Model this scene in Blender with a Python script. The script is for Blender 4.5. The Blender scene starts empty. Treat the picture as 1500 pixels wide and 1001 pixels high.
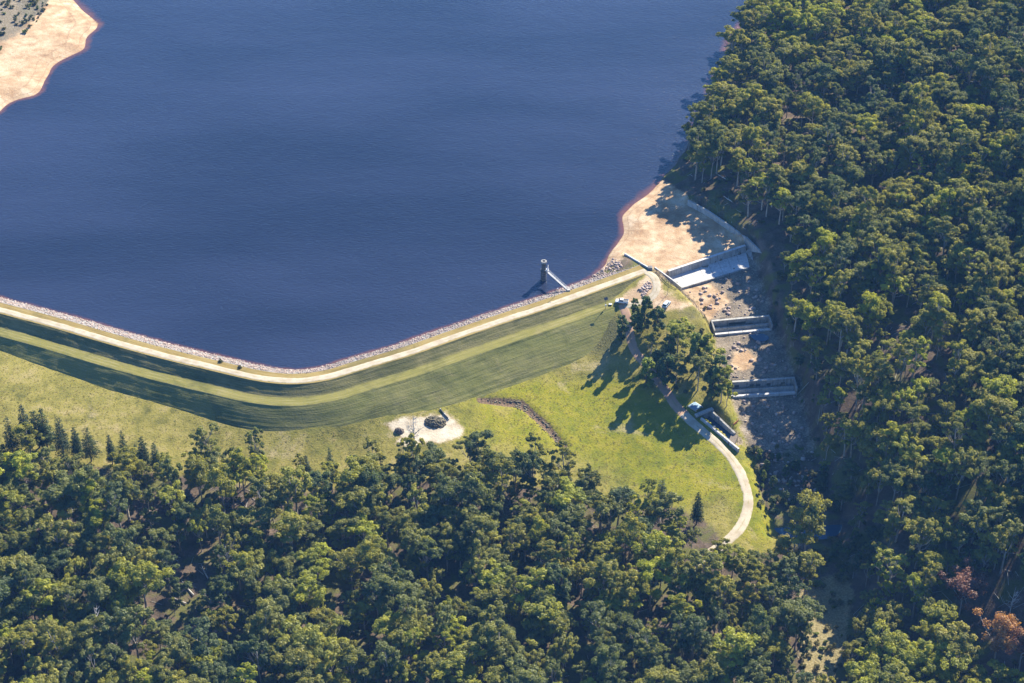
import bpy, bmesh, math, random
import numpy as np
from mathutils import Vector, Matrix

# ------------------------------------------------------------------ camera, sky, sun, exposure
sc = bpy.context.scene
COL = sc.collection
PITCH, HFOV, DIST = math.radians(36.0), math.radians(30.0), 700.0
CAM_H, CAM_D = DIST * math.sin(PITCH), DIST * math.cos(PITCH)
FPX = 750.0 / math.tan(HFOV / 2)
cd = bpy.data.cameras.new('camera')
cd.angle = HFOV; cd.clip_start = 1.0; cd.clip_end = 20000.0
cam = bpy.data.objects.new('camera', cd); COL.objects.link(cam)
cam.location = (0, 0, CAM_H); cam.rotation_euler = (math.pi / 2 - PITCH, 0, 0)
sc.camera = cam

SUN_EL = math.radians(33.5)
SUN_AZ = math.atan2(0.55, 0.835)            # from +Y towards +X
world = bpy.data.worlds.new('World'); sc.world = world; world.use_nodes = True
wn = world.node_tree.nodes; wl = world.node_tree.links
sky = wn.new('ShaderNodeTexSky'); sky.sky_type = 'NISHITA'; sky.sun_disc = False
sky.sun_elevation = SUN_EL; sky.sun_rotation = SUN_AZ
sky.air_density = 1.0; sky.dust_density = 0.0; sky.ozone_density = 10.0; sky.altitude = 900
wl.new(sky.outputs[0], wn['Background'].inputs[0]); wn['Background'].inputs[1].default_value = 0.09
sl = bpy.data.lights.new('sun', 'SUN'); sl.energy = 5.0; sl.angle = math.radians(0.5); sl.color = (1.0, 0.91, 0.73)
sun = bpy.data.objects.new('sun', sl); COL.objects.link(sun)
SDIR = Vector((math.sin(SUN_AZ) * math.cos(SUN_EL), math.cos(SUN_AZ) * math.cos(SUN_EL), math.sin(SUN_EL)))
sun.rotation_euler = (-SDIR).to_track_quat('-Z', 'Y').to_euler(); sun.location = (200, 400, 500)
sc.view_settings.view_transform = 'Standard'; sc.view_settings.look = 'None'
sc.view_settings.exposure = 1.5; sc.view_settings.gamma = 1.0
sc.cycles.use_denoising = True
sc.cycles.max_bounces = 6; sc.cycles.diffuse_bounces = 3; sc.cycles.glossy_bounces = 2
sc.cycles.transmission_bounces = 3; sc.cycles.transparent_max_bounces = 4
sc.cycles.volume_bounces = 0

rng = np.random.default_rng(11)
random.seed(5)

# ------------------------------------------------------------------ pixel <-> place
SP, CP = math.sin(PITCH), math.cos(PITCH)
def at(px, py, z):
    u = (px - 750.0) / FPX; v = (500.5 - py) / FPX
    dx, dy, dz = u, CP + v * SP, -SP + v * CP
    t = (z - CAM_H) / dz
    return np.array([dx * t, dy * t, z])
def proj(x, y, z):
    zz = z - CAM_H
    dep = y * CP - zz * SP
    up = y * SP + zz * CP
    return 750.0 + FPX * x / dep, 500.5 - FPX * up / dep

def vnoise(x, y, scale, seed=0):
    x = np.asarray(x) / scale + seed * 17.31; y = np.asarray(y) / scale + seed * 9.77
    xi = np.floor(x); yi = np.floor(y); fx = x - xi; fy = y - yi
    def h(a, b):
        s = np.sin(a * 127.1 + b * 311.7 + seed * 74.7) * 43758.5453
        return s - np.floor(s)
    fx = fx * fx * (3 - 2 * fx); fy = fy * fy * (3 - 2 * fy)
    return (h(xi, yi) * (1 - fx) + h(xi + 1, yi) * fx) * (1 - fy) + (h(xi, yi + 1) * (1 - fx) + h(xi + 1, yi + 1) * fx) * fy
def fbm(x, y, scale, seed=0, oct=4):
    a, t, s = 1.0, 0.0, 0.0
    for k in range(oct):
        s = s + a * vnoise(x, y, scale / 2 ** k, seed + k); t += a; a *= 0.5
    return s / t
def sstep(a, b, x):
    t = np.clip((x - a) / (b - a), 0, 1); return t * t * (3 - 2 * t)
def smooth_line(pts, n=3, step=0.8):
    p = np.array(pts, float)
    for _ in range(n):
        q = [p[0]]
        for a, b in zip(p[:-1], p[1:]): q += [a * .75 + b * .25, a * .25 + b * .75]
        q.append(p[-1]); p = np.array(q)
    seg = np.linalg.norm(np.diff(p[:, :2], axis=0), axis=1); s = np.r_[0, np.cumsum(seg)]
    m = int(s[-1] / step) + 1; t = np.linspace(0, s[-1], m)
    return np.stack([np.interp(t, s, p[:, k]) for k in range(p.shape[1])], 1)

# ------------------------------------------------------------------ the dam's line and profile
CREST = 3.8
crest_px = [(-330, 372), (-160, 413), (0, 454), (80, 475), (160, 499), (240, 521), (320, 540), (384, 555), (432, 559), (480, 553),
            (520, 540), (600, 517), (660, 495), (740, 468), (820, 442), (880, 420), (930, 402), (946, 396)]
crest = smooth_line([at(x, y, CREST)[:2] for x, y in crest_px], 3, 0.8)
ctan = np.gradient(crest, axis=0); ctan /= np.linalg.norm(ctan, axis=1)[:, None]
cnor = np.stack([ctan[:, 1], -ctan[:, 0]], 1)         # downstream side
n_st = len(crest)
bend_i = int(np.argmin(crest[:, 1] + 0 * crest[:, 0]))
def dam_near(x, y):
    x = np.atleast_1d(x).astype(float); y = np.atleast_1d(y).astype(float)
    d = np.empty(len(x)); idx = np.empty(len(x), int)
    sub = crest[::3]
    for a in range(0, len(x), 20000):
        b = slice(a, a + 20000)
        D = (x[b, None] - sub[None, :, 0]) ** 2 + (y[b, None] - sub[None, :, 1]) ** 2
        i = np.minimum(D.argmin(1) * 3, n_st - 1); idx[b] = i
        d[b] = (x[b] - crest[i, 0]) * cnor[i, 0] + (y[b] - crest[i, 1]) * cnor[i, 1]
    return d, idx
RW, VERGE = 1.75, 2.3
def slope_of(i):                                        # steeper on the left arm
    return 0.65 - 0.08 * sstep(bend_i - 25, bend_i + 45, np.asarray(i, float))
def dam_prof(d, i):
    k = slope_of(i)
    up_w = 4.2; berm_w = 4.6
    d = np.asarray(d, float)
    z = np.full(np.broadcast(d, k).shape, CREST)
    a = RW + .35
    t = np.clip((d - a) / up_w, 0, 1); z = z - up_w * k * (1.16 * t - .16 * t * t)
    z = z - np.clip(d - a - up_w, 0, berm_w) * 0.05
    z = z - np.clip(d - a - up_w - berm_w, 0, None) * k
    z = z - np.clip(-d - RW - VERGE, 0, None) * 0.53
    return z
def on_dam(px, py):
    for z in np.arange(3.5, -14, -0.04):
        p = at(px, py, z); d, i = dam_near(p[0], p[1])
        if dam_prof(d, i)[0] >= z: return p
    return p

# ------------------------------------------------------------------ the lie of the land
ctl = []
def c(px, py, z):
    p = at(px, py, z); ctl.append((p[0], p[1], z))
toe_px = [(-120, 480), (0, 512), (80, 543), (160, 572), (240, 592), (304, 613), (368, 634), (440, 630), (540, 615), (640, 599), (700, 582), (780, 557), (828, 535)]
toe_s = smooth_line(toe_px, 3, 14.0)
toe_w = np.array([on_dam(tx, ty) for tx, ty in toe_s])
toe_w[:, 2] = np.convolve(np.pad(toe_w[:, 2], 3, mode='edge'), np.ones(7) / 7, 'valid')
for p in toe_w: ctl.append(tuple(p))
for t in [  # lake bed, deep and along the shores
    (300, 300, -9), (600, 250, -9), (100, 250, -8), (700, 380, -8), (500, 430, -8), (200, 420, -8), (0, 380, -8), (-200, 300, -8),
    (800, 200, -9), (900, 120, -8), (850, 300, -7), (980, 60, -6), (840, 385, -5), (960, 180, -5), (300, 60, -9), (600, 20, -9), (300, -150, -9), (700, -200, -9), (1000, -150, -6),
    (862, 414, 0.05), (888, 388, 0.05), (908, 352, 0.05), (912, 318, 0.05), (934, 296, 0.05), (962, 272, 0.05), (982, 250, 0.05), (1008, 215, 0.05), (1032, 150, 0.05), (1062, 85, 0.05), (1108, 12, 0.05), (1150, -80, .05),
    (845, 408, -2), (870, 385, -2), (893, 345, -2), (898, 312, -2), (922, 285, -2), (955, 258, -2),
    (0, 163, 0.05), (50, 140, 0.05), (72, 108, 0.05), (122, 72, 0.05), (141, 42, 0.05), (108, 2, 0.05), (60, -60, .05), (-120, 210, 0.05), (30, 165, -2.5), (90, 115, -2.5), (155, 60, -2.5), (140, 5, -2.5),
    (0, 100, 2.2), (50, 60, 2.6), (95, 45, 1.6), (10, 20, 5), (-60, 90, 5), (-200, 80, 9), (-60, -60, 8), (-300, 200, 6),
    # right abutment and approach to the spillway
    (945, 398, 3.75), (958, 404, 3.7), (970, 415, 3.6), (925, 392, 3.4), (905, 385, 2.4), (912, 372, 2.0), (940, 372, 1.6), (940, 330, 1.6), (975, 300, 1.7), (1000, 290, 2.2), (1030, 330, 1.2), (1000, 370, 1.0), (1060, 352, 0.9), (950, 385, 1.9),
    (975, 445, 2.6), (1000, 440, 2.9), (1025, 460, 1.6), (1020, 480, .6), (950, 440, 2.4), (913, 443, 1.6), (890, 437, 1.2), (905, 432, 1.6), (920, 420, 2.6), (935, 412, 3.2), (960, 480, 0.2), (1000, 490, -.4),
    (880, 455, -0.3), (868, 475, -2.2), (855, 500, -4.6), (895, 500, -3.6), (920, 490, -1.8), (926, 512, -3.4), (960, 550, -5.2), (1000, 540, -3.6), (1040, 560, -5), (1040, 520, -3), (900, 560, -7), (870, 570, -8.3),
    (1000, 600, -8), (1040, 600, -8), (1055, 612, -8.6), (1050, 640, -9.8), (1090, 650, -11.4), (950, 600, -8.2), (930, 640, -9.6),
    (100, 590, -3.3), (300, 640, -5.6), (500, 645, -6.4), (620, 630, -7.0), (660, 650, -7.7), (760, 610, -8.2), (800, 650, -9.8), (850, 610, -9.4), (900, 660, -11), (990, 660, -10.6), (1000, 710, -12), (1050, 745, -13), (1080, 790, -14.2), (1098, 730, -13), (1085, 690, -11.8), (1120, 780, -15), (0, 560, -2.2),
    # foreground forest
    (-100, 700, -5), (0, 690, -5), (0, 850, -9), (0, 1000, -12), (200, 720, -7), (400, 800, -10.5), (400, 1000, -14), (600, 720, -9.5), (800, 800, -13), (800, 1000, -16), (600, 900, -13.5), (950, 760, -13), (1100, 900, -18.5), (1100, 1050, -20), (1190, 840, -19.5), (1260, 860, -19.5), (1280, 1000, -21), (200, 900, -10),
    (-200, 1100, -12), (400, 1200, -17), (900, 1200, -19), (1350, 1150, -20), (1350, 950, -17), (1450, 1000, -15), (1450, 920, -12.5), (1600, 1100, -11), (1400, 850, -11), (1300, 850, -14), (1500, 850, -2.5),
    # right hillside
    (1140, 470, -1), (1150, 440, 1.5), (1125, 395, 2.8), (1110, 362, 4.4), (1080, 335, 4.6), (1040, 306, 4.2), (1010, 290, 3.6), (1100, 310, 7), (1180, 560, -2.5), (1200, 600, -4), (1205, 680, -10.5), (1225, 740, -14.5), (1250, 770, -15), (1300, 800, -11),
    (1200, 450, 7), (1250, 520, 7), (1300, 600, 6.5), (1300, 400, 19), (1300, 700, -5), (1400, 300, 33), (1400, 500, 21), (1400, 650, 10), (1500, 150, 48), (1500, 400, 34), (1500, 600, 20), (1500, 750, 9), (1650, 300, 50), (1650, 600, 30), (1700, 850, 14),
    (1060, 230, 6), (1100, 170, 8), (1150, 260, 12), (1200, 150, 18), (1250, 280, 20), (1150, 60, 9), (1250, 40, 20), (1350, 100, 31), (1200, -60, 12), (1400, -50, 36), (1550, -50, 52), (1700, 0, 60), (1300, -200, 16), (1600, -250, 50), (1240, 360, 14)]:
    if t[0] >= 1160 and t[2] > 0: t = (t[0], t[1], t[2] * .55)
    c(*t)
ctl = np.array(ctl)
SC = 100.0
X0 = ctl[:, :2] / SC; n = len(X0)
def tps(r2): return 0.5 * r2 * np.log(np.maximum(r2, 1e-12))
K = tps(((X0[:, None] - X0[None]) ** 2).sum(2)) + np.eye(n) * 6e-4
P = np.c_[np.ones(n), X0]
A = np.block([[K, P], [P.T, np.zeros((3, 3))]])
sol = np.linalg.solve(A, np.r_[ctl[:, 2], 0, 0, 0]); W_, C_ = sol[:n], sol[n:]
def h_base(x, y):
    x = np.clip(x, -330, 360); y = np.clip(y, 345, 1050)
    q = np.stack([x, y], 1) / SC; out = np.empty(len(q))
    for a in range(0, len(q), 20000):
        b = slice(a, a + 20000)
        out[b] = tps(((q[b, None] - X0[None]) ** 2).sum(2)) @ W_ + C_[0] + q[b] @ C_[1:]
    return out

def poly_sd(X, Y, poly):
    """signed distance to a polygon, positive inside"""
    poly = np.array(poly, float); X = np.asarray(X, float); Y = np.asarray(Y, float)
    d = np.full(X.shape, 1e18); ins = np.zeros(X.shape, bool)
    m = len(poly)
    for i in range(m):
        a = poly[i]; b = poly[(i + 1) % m]
        e = b - a; wx = X - a[0]; wy = Y - a[1]
        t = np.clip((wx * e[0] + wy * e[1]) / (e @ e), 0, 1)
        d = np.minimum(d, (wx - e[0] * t) ** 2 + (wy - e[1] * t) ** 2)
        cond = (a[1] > Y) != (b[1] > Y)
        with np.errstate(divide='ignore', invalid='ignore'):
            xi = (b[0] - a[0]) * (Y - a[1]) / (b[1] - a[1] + 1e-12) + a[0]
        ins ^= cond & (X < xi)
    return np.where(ins, 1, -1) * np.sqrt(d)

# the spillway's floor, in steps
steps = [[(913, 372, 1.3), (952, 393, 1.1), (978, 400, 1.0), (1091, 362, 1.0), (1066, 333, 1.2), (1038, 313, 1.4), (1008, 296, 1.7), (975, 300, 1.3), (945, 330, 1.0)],
         [(977, 404, -1.5), (1093, 368, -1.5), (1105, 390, -1.6), (993, 424, -1.6)],
         [(1026, 613, -11.3), (1083, 653, -11.6), (1090, 648, -11.6), (1078, 633, -11.5), (1041, 604, -11.3)],
         [(994, 424, -1.9), (1105, 390, -1.9), (1126, 462, -3.5), (1040, 471, -3.5)],
         [(1044, 481, -6.4), (1128, 473, -6.4), (1163, 554, -7.5), (1066, 560, -7.5)],
         [(1070, 571, -10.6), (1165, 565, -10.6), (1188, 655, -13.2), (1100, 662, -13.2)],
         [(1100, 662, -13.2), (1188, 655, -13.2), (1212, 735, -16.6), (1128, 738, -16.6)],
         [(1128, 738, -16.6), (1212, 735, -16.6), (1248, 772, -18.4), (1225, 800, -18.6), (1132, 786, -18.5)]]
stepw = []
for s in steps:
    q = np.array([at(*p) for p in s])
    co = np.linalg.lstsq(np.c_[q[:, :2], np.ones(len(q))], q[:, 2], rcond=None)[0]
    stepw.append((q[:, :2], co, 1.3 if not stepw else (.8 if len(stepw) == 2 else 5.0)))
def h_full(x, y):
    z = h_base(x, y)
    best = np.full(len(x), -1e9); pz = np.zeros(len(x))
    for q, co, fall in stepw:
        m = (np.abs(x - q[:, 0].mean()) < 60) & (np.abs(y - q[:, 1].mean()) < 60)
        if not m.any(): continue
        sd = np.full(len(x), -1e9); sd[m] = poly_sd(x[m], y[m], q); sd = np.where(sd < 0, sd * 5.0 / fall, sd)
        pl = x * co[0] + y * co[1] + co[2]
        up = sd > best; best = np.where(up, sd, best); pz = np.where(up, pl, pz)
    w = sstep(-5.0, 0.0, best)
    return z * (1 - w) + pz * w, best

def axis(a, b, st, lo, hi):
    f = np.arange(a, b + 1e-6, st)
    g = [f[-1]]; s = st
    while g[-1] < hi: s *= 1.35; g.append(min(g[-1] + s, hi))
    l = [f[0]]; s = st
    while l[-1] > lo: s *= 1.35; l.append(max(l[-1] - s, lo))
    return np.r_[np.array(l[:0:-1]), f, np.array(g[1:])]
GX = axis(-265, 300, 1.1, -2500, 2500); GY = axis(372, 905, 1.1, -600, 4000)
XX, YY = np.meshgrid(GX, GY); xf, yf = XX.ravel(), YY.ravel()
zf, chan_sd = h_full(xf, yf)
chan_sd = np.where(yf > at(1090, 363, 0)[1] - 1 - .0 * xf, np.minimum(chan_sd, -3), chan_sd)
ddm, dim = dam_near(xf, yf)
under = (ddm < 5) & (ddm > -90) & (dim < n_st - 70) & (dim > 2)
zf = np.where(under, np.minimum(zf, np.maximum(dam_prof(ddm, dim) - 1.0, -5.0)), zf)
fpx, fpy = proj(xf, yf, zf)

# zones of the ground, outlined where the photograph shows them
MEADOW = [(-400, 440), (0, 480), (400, 600), (700, 540), (880, 420), (948, 394), (975, 412), (1020, 430), (1050, 490), (1072, 575), (1092, 625), (1104, 660), (1112, 720), (1135, 770), (1150, 805), (1110, 815), (1060, 800), (1045, 770), (990, 745), (930, 735), (850, 725), (700, 700), (560, 712), (420, 722), (280, 700), (150, 685), (-60, 690), (-400, 640)]
SANDS = [[(845, 415), (885, 385), (905, 350), (905, 318), (930, 292), (965, 265), (985, 270), (1010, 292), (1095, 352), (1092, 366), (1000, 400), (975, 404), (955, 392), (915, 372), (895, 388)],
         [(-600, 330), (-300, 250), (0, 175), (80, 130), (150, 45), (112, 0), (70, -80), (-600, -80)],
         [(562, 622), (578, 617), (600, 612), (628, 610), (655, 604), (668, 616), (680, 628), (672, 640), (655, 646), (630, 650), (600, 652), (578, 650), (588, 638), (572, 630)],
         [(905, 441), (935, 418), (950, 402), (968, 408), (972, 430), (1000, 442), (1018, 445), (1000, 452), (965, 456), (940, 448), (922, 452)],
         [(1000, 424), (1040, 414), (1070, 440), (1040, 468), (1022, 450)],
         [(1075, 515), (1095, 512), (1110, 530), (1090, 545), (1070, 540)]]
msand = np.full(len(xf), -99.0)
for s in SANDS: msand = np.maximum(msand, poly_sd(fpx, fpy, s))
mmead = poly_sd(fpx, fpy, MEADOW)
mlush = np.exp(-(((fpx - 850) / 180) ** 2 + ((fpy - 610) / 55) ** 2)) + .9 * np.exp(-(((fpx - 1000) / 100) ** 2 + ((fpy - 690) / 55) ** 2)) + .8 * np.exp(-(((fpx - 1110) / 30) ** 2 + ((fpy - 760) / 50) ** 2))
mbrush = .9 * np.exp(-(((fpx - 880) / 45) ** 2 + ((fpy - 490) / 38) ** 2)) + .5 * np.exp(-(((fpx - 1010) / 45) ** 2 + ((fpy - 455) / 22) ** 2))
msedge = np.maximum(poly_sd(fpx, fpy, [(1165, 880), (1190, 850), (1240, 840), (1250, 870), (1235, 960), (1215, 1010), (1180, 1010), (1170, 940)]), poly_sd(fpx, fpy, [(1225, 830), (1280, 790), (1290, 800), (1235, 850)]))
mchan = np.where(fpy > 655, chan_sd - (fpy - 655) * .35, chan_sd)
mpale = poly_sd(fpx, fpy, SANDS[2])
scrubby = sstep(-8, 10, poly_sd(fpx, fpy, [(-400, -80), (95, -80), (72, 0), (60, 22), (35, 45), (10, 62), (-400, 150)]))
msand = msand - 80 * scrubby * sstep(.34, .42, fbm(xf, yf, 12, 33, 4)); 
drainl = np.exp(-(poly_sd(fpx, fpy, [(702, 586), (730, 589), (762, 592), (800, 624), (828, 655), (826, 652), (798, 620), (764, 590), (730, 586)]) / 5.0) ** 2)

# fine relief: rough forest floor, softer meadow, rocky bed
zf = zf - .9 * drainl * sstep(690, 720, fpx) * (fpx < 840)
rough = np.where(mmead > 0, 0.10, 0.55) * np.where(msand > 0, 0.25, 1)
lake = np.clip(zf, -3, 0) / -3
zf = zf + (fbm(xf, yf, 9, 3, 4) - .5) * 1.6 * rough * (1 - lake) + np.where(mchan > -2, (fbm(xf, yf, 4.5, 8, 3) - .5) * 0.9, 0) * (zf < -1.7)
ZG = zf.reshape(XX.shape)
def hz(x, y):
    x = np.atleast_1d(np.asarray(x, float)); y = np.atleast_1d(np.asarray(y, float))
    i = np.clip(np.searchsorted(GX, x) - 1, 0, len(GX) - 2); j = np.clip(np.searchsorted(GY, y) - 1, 0, len(GY) - 2)
    u = (x - GX[i]) / (GX[i + 1] - GX[i]); v = (y - GY[j]) / (GY[j + 1] - GY[j])
    return (ZG[j, i] * (1 - u) + ZG[j, i + 1] * u) * (1 - v) + (ZG[j + 1, i] * (1 - u) + ZG[j + 1, i + 1] * u) * v
def g1(x, y): return float(hz(x, y)[0])
def ground(px, py):
    z = 0.0
    for _ in range(30):
        p = at(px, py, z); z += 0.6 * (g1(p[0], p[1]) - z)
    p = at(px, py, z); return np.array([p[0], p[1], g1(p[0], p[1])])

# ------------------------------------------------------------------ materials
def new_mat(name):
    m = bpy.data.materials.new(name); m.use_nodes = True
    nt = m.node_tree; b = nt.nodes['Principled BSDF']; return m, nt, b
class NT:
    def __init__(s, nt): s.nt = nt
    def n(s, t, **kw):
        o = s.nt.nodes.new(t)
        for k, v in kw.items(): setattr(o, k, v)
        return o
    def l(s, a, b): s.nt.links.new(a, b)
    def noise(s, vec, scale, detail=4, rough=.55, dist=0.0):
        o = s.n('ShaderNodeTexNoise'); o.inputs['Scale'].default_value = scale; o.inputs['Detail'].default_value = detail
        o.inputs['Roughness'].default_value = rough; o.inputs['Distortion'].default_value = dist
        if vec is not None: s.l(vec, o.inputs['Vector'])
        return o.outputs['Fac']
    def ramp(s, fac, stops):
        o = s.n('ShaderNodeValToRGB'); e = o.color_ramp.elements
        while len(e) < len(stops): e.new(0.5)
        for el, (p, col) in zip(e, stops): el.position = p; el.color = (*col, 1)
        s.l(fac, o.inputs[0]); return o.outputs[0]
    def mix(s, fac, a, b, mode='MIX'):
        o = s.n('ShaderNodeMix', data_type='RGBA', blend_type=mode)
        for sock, v in ((o.inputs[0], fac), (o.inputs[6], a), (o.inputs[7], b)):
            if hasattr(v, 'is_linked') or hasattr(v, 'links'): s.l(v, sock)
            elif isinstance(v, tuple): sock.default_value = (*v, 1)
            else: sock.default_value = v
        return o.outputs[2]
    def math(s, op, a, b=None, c=None, clamp=False):
        o = s.n('ShaderNodeMath', operation=op, use_clamp=clamp)
        for sock, v in zip(o.inputs, (a, b, c)):
            if v is None: continue
            if hasattr(v, 'links'): s.l(v, sock)
            else: sock.default_value = v
        return o.outputs[0]
    def attr(s, name, typ='GEOMETRY'):
        o = s.n('ShaderNodeAttribute'); o.attribute_name = name; o.attribute_type = typ; return o.outputs['Fac']
    def step(s, v, a, b):
        o = s.n('ShaderNodeMapRange', interpolation_type='SMOOTHSTEP'); s.l(v, o.inputs[0])
        o.inputs[1].default_value = a; o.inputs[2].default_value = b; return o.outputs[0]
    def bump(s, h, strength, dist, bsdf):
        o = s.n('ShaderNodeBump'); o.inputs['Strength'].default_value = strength; o.inputs['Distance'].default_value = dist
        s.l(h, o.inputs['Height']); s.l(o.outputs[0], bsdf.inputs['Normal'])
    def pos(s): return s.n('ShaderNodeNewGeometry').outputs['Position']
    def obj(s): return s.n('ShaderNodeTexCoord').outputs['Object']

def rough_mat(name, stops, scale=2.0, rough=.9, bump=.3, bdist=.1, fine=None, world=False, metal=0.0, spec=.2):
    m, nt, b = new_mat(name); T = NT(nt); v = T.pos() if world else T.obj()
    f = T.noise(v, scale, 5, .6)
    col = T.ramp(f, stops)
    if fine: col = T.mix(.35, col, T.ramp(T.noise(v, scale * fine, 3), [(.3, (.35, .35, .35)), (.7, (1, 1, 1))]), 'MULTIPLY')
    T.l(col, b.inputs['Base Color']); b.inputs['Roughness'].default_value = rough; b.inputs['Metallic'].default_value = metal
    b.inputs['Specular IOR Level'].default_value = spec
    if bump: T.bump(T.noise(v, scale * 4, 4), bump, bdist, b)
    return m
M = {}
def lit(a, k): return tuple(min(1, x * k) for x in a)
M['concrete'] = rough_mat('concrete', [(.25, (.32, .31, .29)), (.5, (.44, .43, .40)), (.8, (.54, .52, .49))], .35, .85, .15, .05, 6, True)
M['concrete_grey'] = rough_mat('weathered_concrete', [(.25, (.22, .215, .20)), (.5, (.36, .35, .33)), (.8, (.48, .46, .43))], .5, .9, .2, .05, 5, True)
M['slab'] = rough_mat('bleached_concrete', [(.2, (.46, .455, .44)), (.5, (.60, .59, .575)), (.8, (.68, .67, .655))], .4, .85, .1, .03, 6, True)
def stain(m, k=.55):
    nt = m.node_tree; T = NT(nt); b = nt.nodes['Principled BSDF']; src = b.inputs['Base Color'].links[0].from_socket
    mp = T.n('ShaderNodeMapping'); mp.inputs['Scale'].default_value = (1.1, 1.1, .12); T.l(T.pos(), mp.inputs[0])
    st_ = T.step(T.noise(mp.outputs[0], 1.0, 5, .7), .48, .68)
    T.l(T.mix(T.math('MULTIPLY', st_, k), src, (.10, .095, .085)), b.inputs['Base Color'])
stain(M['concrete']); stain(M['concrete_grey'], .7); stain(M['slab'], .35)
M['tower'] = rough_mat('stained_tower_concrete', [(.25, (.06, .06, .06)), (.5, (.13, .128, .125)), (.8, (.24, .23, .215))], .6, .9, .2, .05, 5, True); stain(M['tower'], .7)
M['timber'] = rough_mat('weathered_timber', [(.3, (.10, .08, .065)), (.7, (.24, .20, .16))], 3, .9, .3, .02)
M['steel'] = rough_mat('galvanised_steel', [(.3, (.38, .40, .42)), (.7, (.55, .57, .58))], 2, .45, .05, .01, None, False, .6, .5)
M['dark_steel'] = rough_mat('dark_steel', [(.3, (.05, .055, .06)), (.7, (.10, .11, .12))], 2, .5, .05, .01, None, False, .4, .5)
M['white_paint'] = rough_mat('white_paint', [(.3, (.74, .74, .73)), (.7, (.82, .82, .81))], 1, .3, 0, .01, None, False, 0, .5)
M['blue_paint'] = rough_mat('pale_blue_paint', [(.3, (.42, .52, .62)), (.7, (.52, .62, .70))], 1, .3, 0, .01, None, False, 0, .5)
M['glass'] = rough_mat('dark_glass', [(.3, (.015, .02, .03)), (.7, (.03, .035, .05))], 1, .08, 0, .01, None, False, 0, .8)
M['rubber'] = rough_mat('rubber', [(.3, (.015, .015, .015)), (.7, (.03, .03, .03))], 2, .8, .1, .01)
M['orange'] = rough_mat('orange_mesh_plastic', [(.3, (.62, .17, .06)), (.7, (.80, .28, .12))], 3, .6, 0, .01)
M['blue_grate'] = rough_mat('blue_steel', [(.3, (.18, .30, .42)), (.7, (.30, .45, .58))], 1.5, .5, .1, .02, None, False, .2, .5)
M['bark'] = rough_mat('pale_gum_bark', [(.25, (.20, .165, .13)), (.5, (.36, .32, .27)), (.8, (.52, .48, .42))], 1.2, .85, .2, .05)
M['pine_bark'] = rough_mat('pine_bark', [(.3, (.06, .045, .035)), (.7, (.14, .11, .085))], 1.5, .95, .3, .05)
M['dead_wood'] = rough_mat('bleached_dead_wood', [(.3, (.36, .34, .31)), (.7, (.58, .56, .53))], 1.5, .85, .2, .03)
M['stone'] = rough_mat('riprap_stone', [(.2, (.17, .12, .10)), (.42, (.35, .27, .23)), (.62, (.48, .39, .34)), (.85, (.58, .49, .44))], .45, .95, .3, .1, 5, True)
M['dark_stone'] = rough_mat('grey_boulder_stone', [(.2, (.10, .10, .10)), (.5, (.24, .23, .22)), (.8, (.42, .40, .38))], .5, .95, .3, .1, 5, True)
M['mound'] = rough_mat('heaped_spoil', [(.25, (.07, .065, .045)), (.5, (.17, .15, .10)), (.8, (.27, .24, .17))], .8, .95, .5, .2, 5, True)

def road_mat(name, base, dark):
    m, nt, b = new_mat(name); T = NT(nt); p = T.pos()
    f = T.noise(p, .25, 5, .6); f2 = T.noise(p, 2.2, 4, .6)
    col = T.mix(T.step(f, .35, .7), base, dark)
    col = T.mix(T.math('MULTIPLY', T.step(f2, .5, .75), .5), col, lit(dark, .75))
    u = T.attr('across')                                   # wheel tracks either side of a grassier middle
    mid = T.math('MULTIPLY', T.step(T.math('ABSOLUTE', u), .16, .02), T.step(T.noise(p, .3, 3), .42, .62))
    col = T.mix(T.math('MULTIPLY', mid, .65), col, (.26, .23, .10))
    edge = T.step(T.math('ADD', T.math('ABSOLUTE', u), T.math('MULTIPLY', T.math('SUBTRACT', T.noise(p, .6, 5, .7), .5), 1.1)), .72, .98)
    col = T.mix(edge, col, (.22, .21, .075))
    T.l(col, b.inputs['Base Color']); b.inputs['Roughness'].default_value = .95; b.inputs['Specular IOR Level'].default_value = .1
    T.bump(f2, .4, .05, b); return m
M['gravel'] = road_mat('pale_gravel', (.49, .43, .33), (.37, .31, .225))
M['red_track'] = road_mat('red_earth_track', (.44, .29, .19), (.36, .22, .15))

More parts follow.
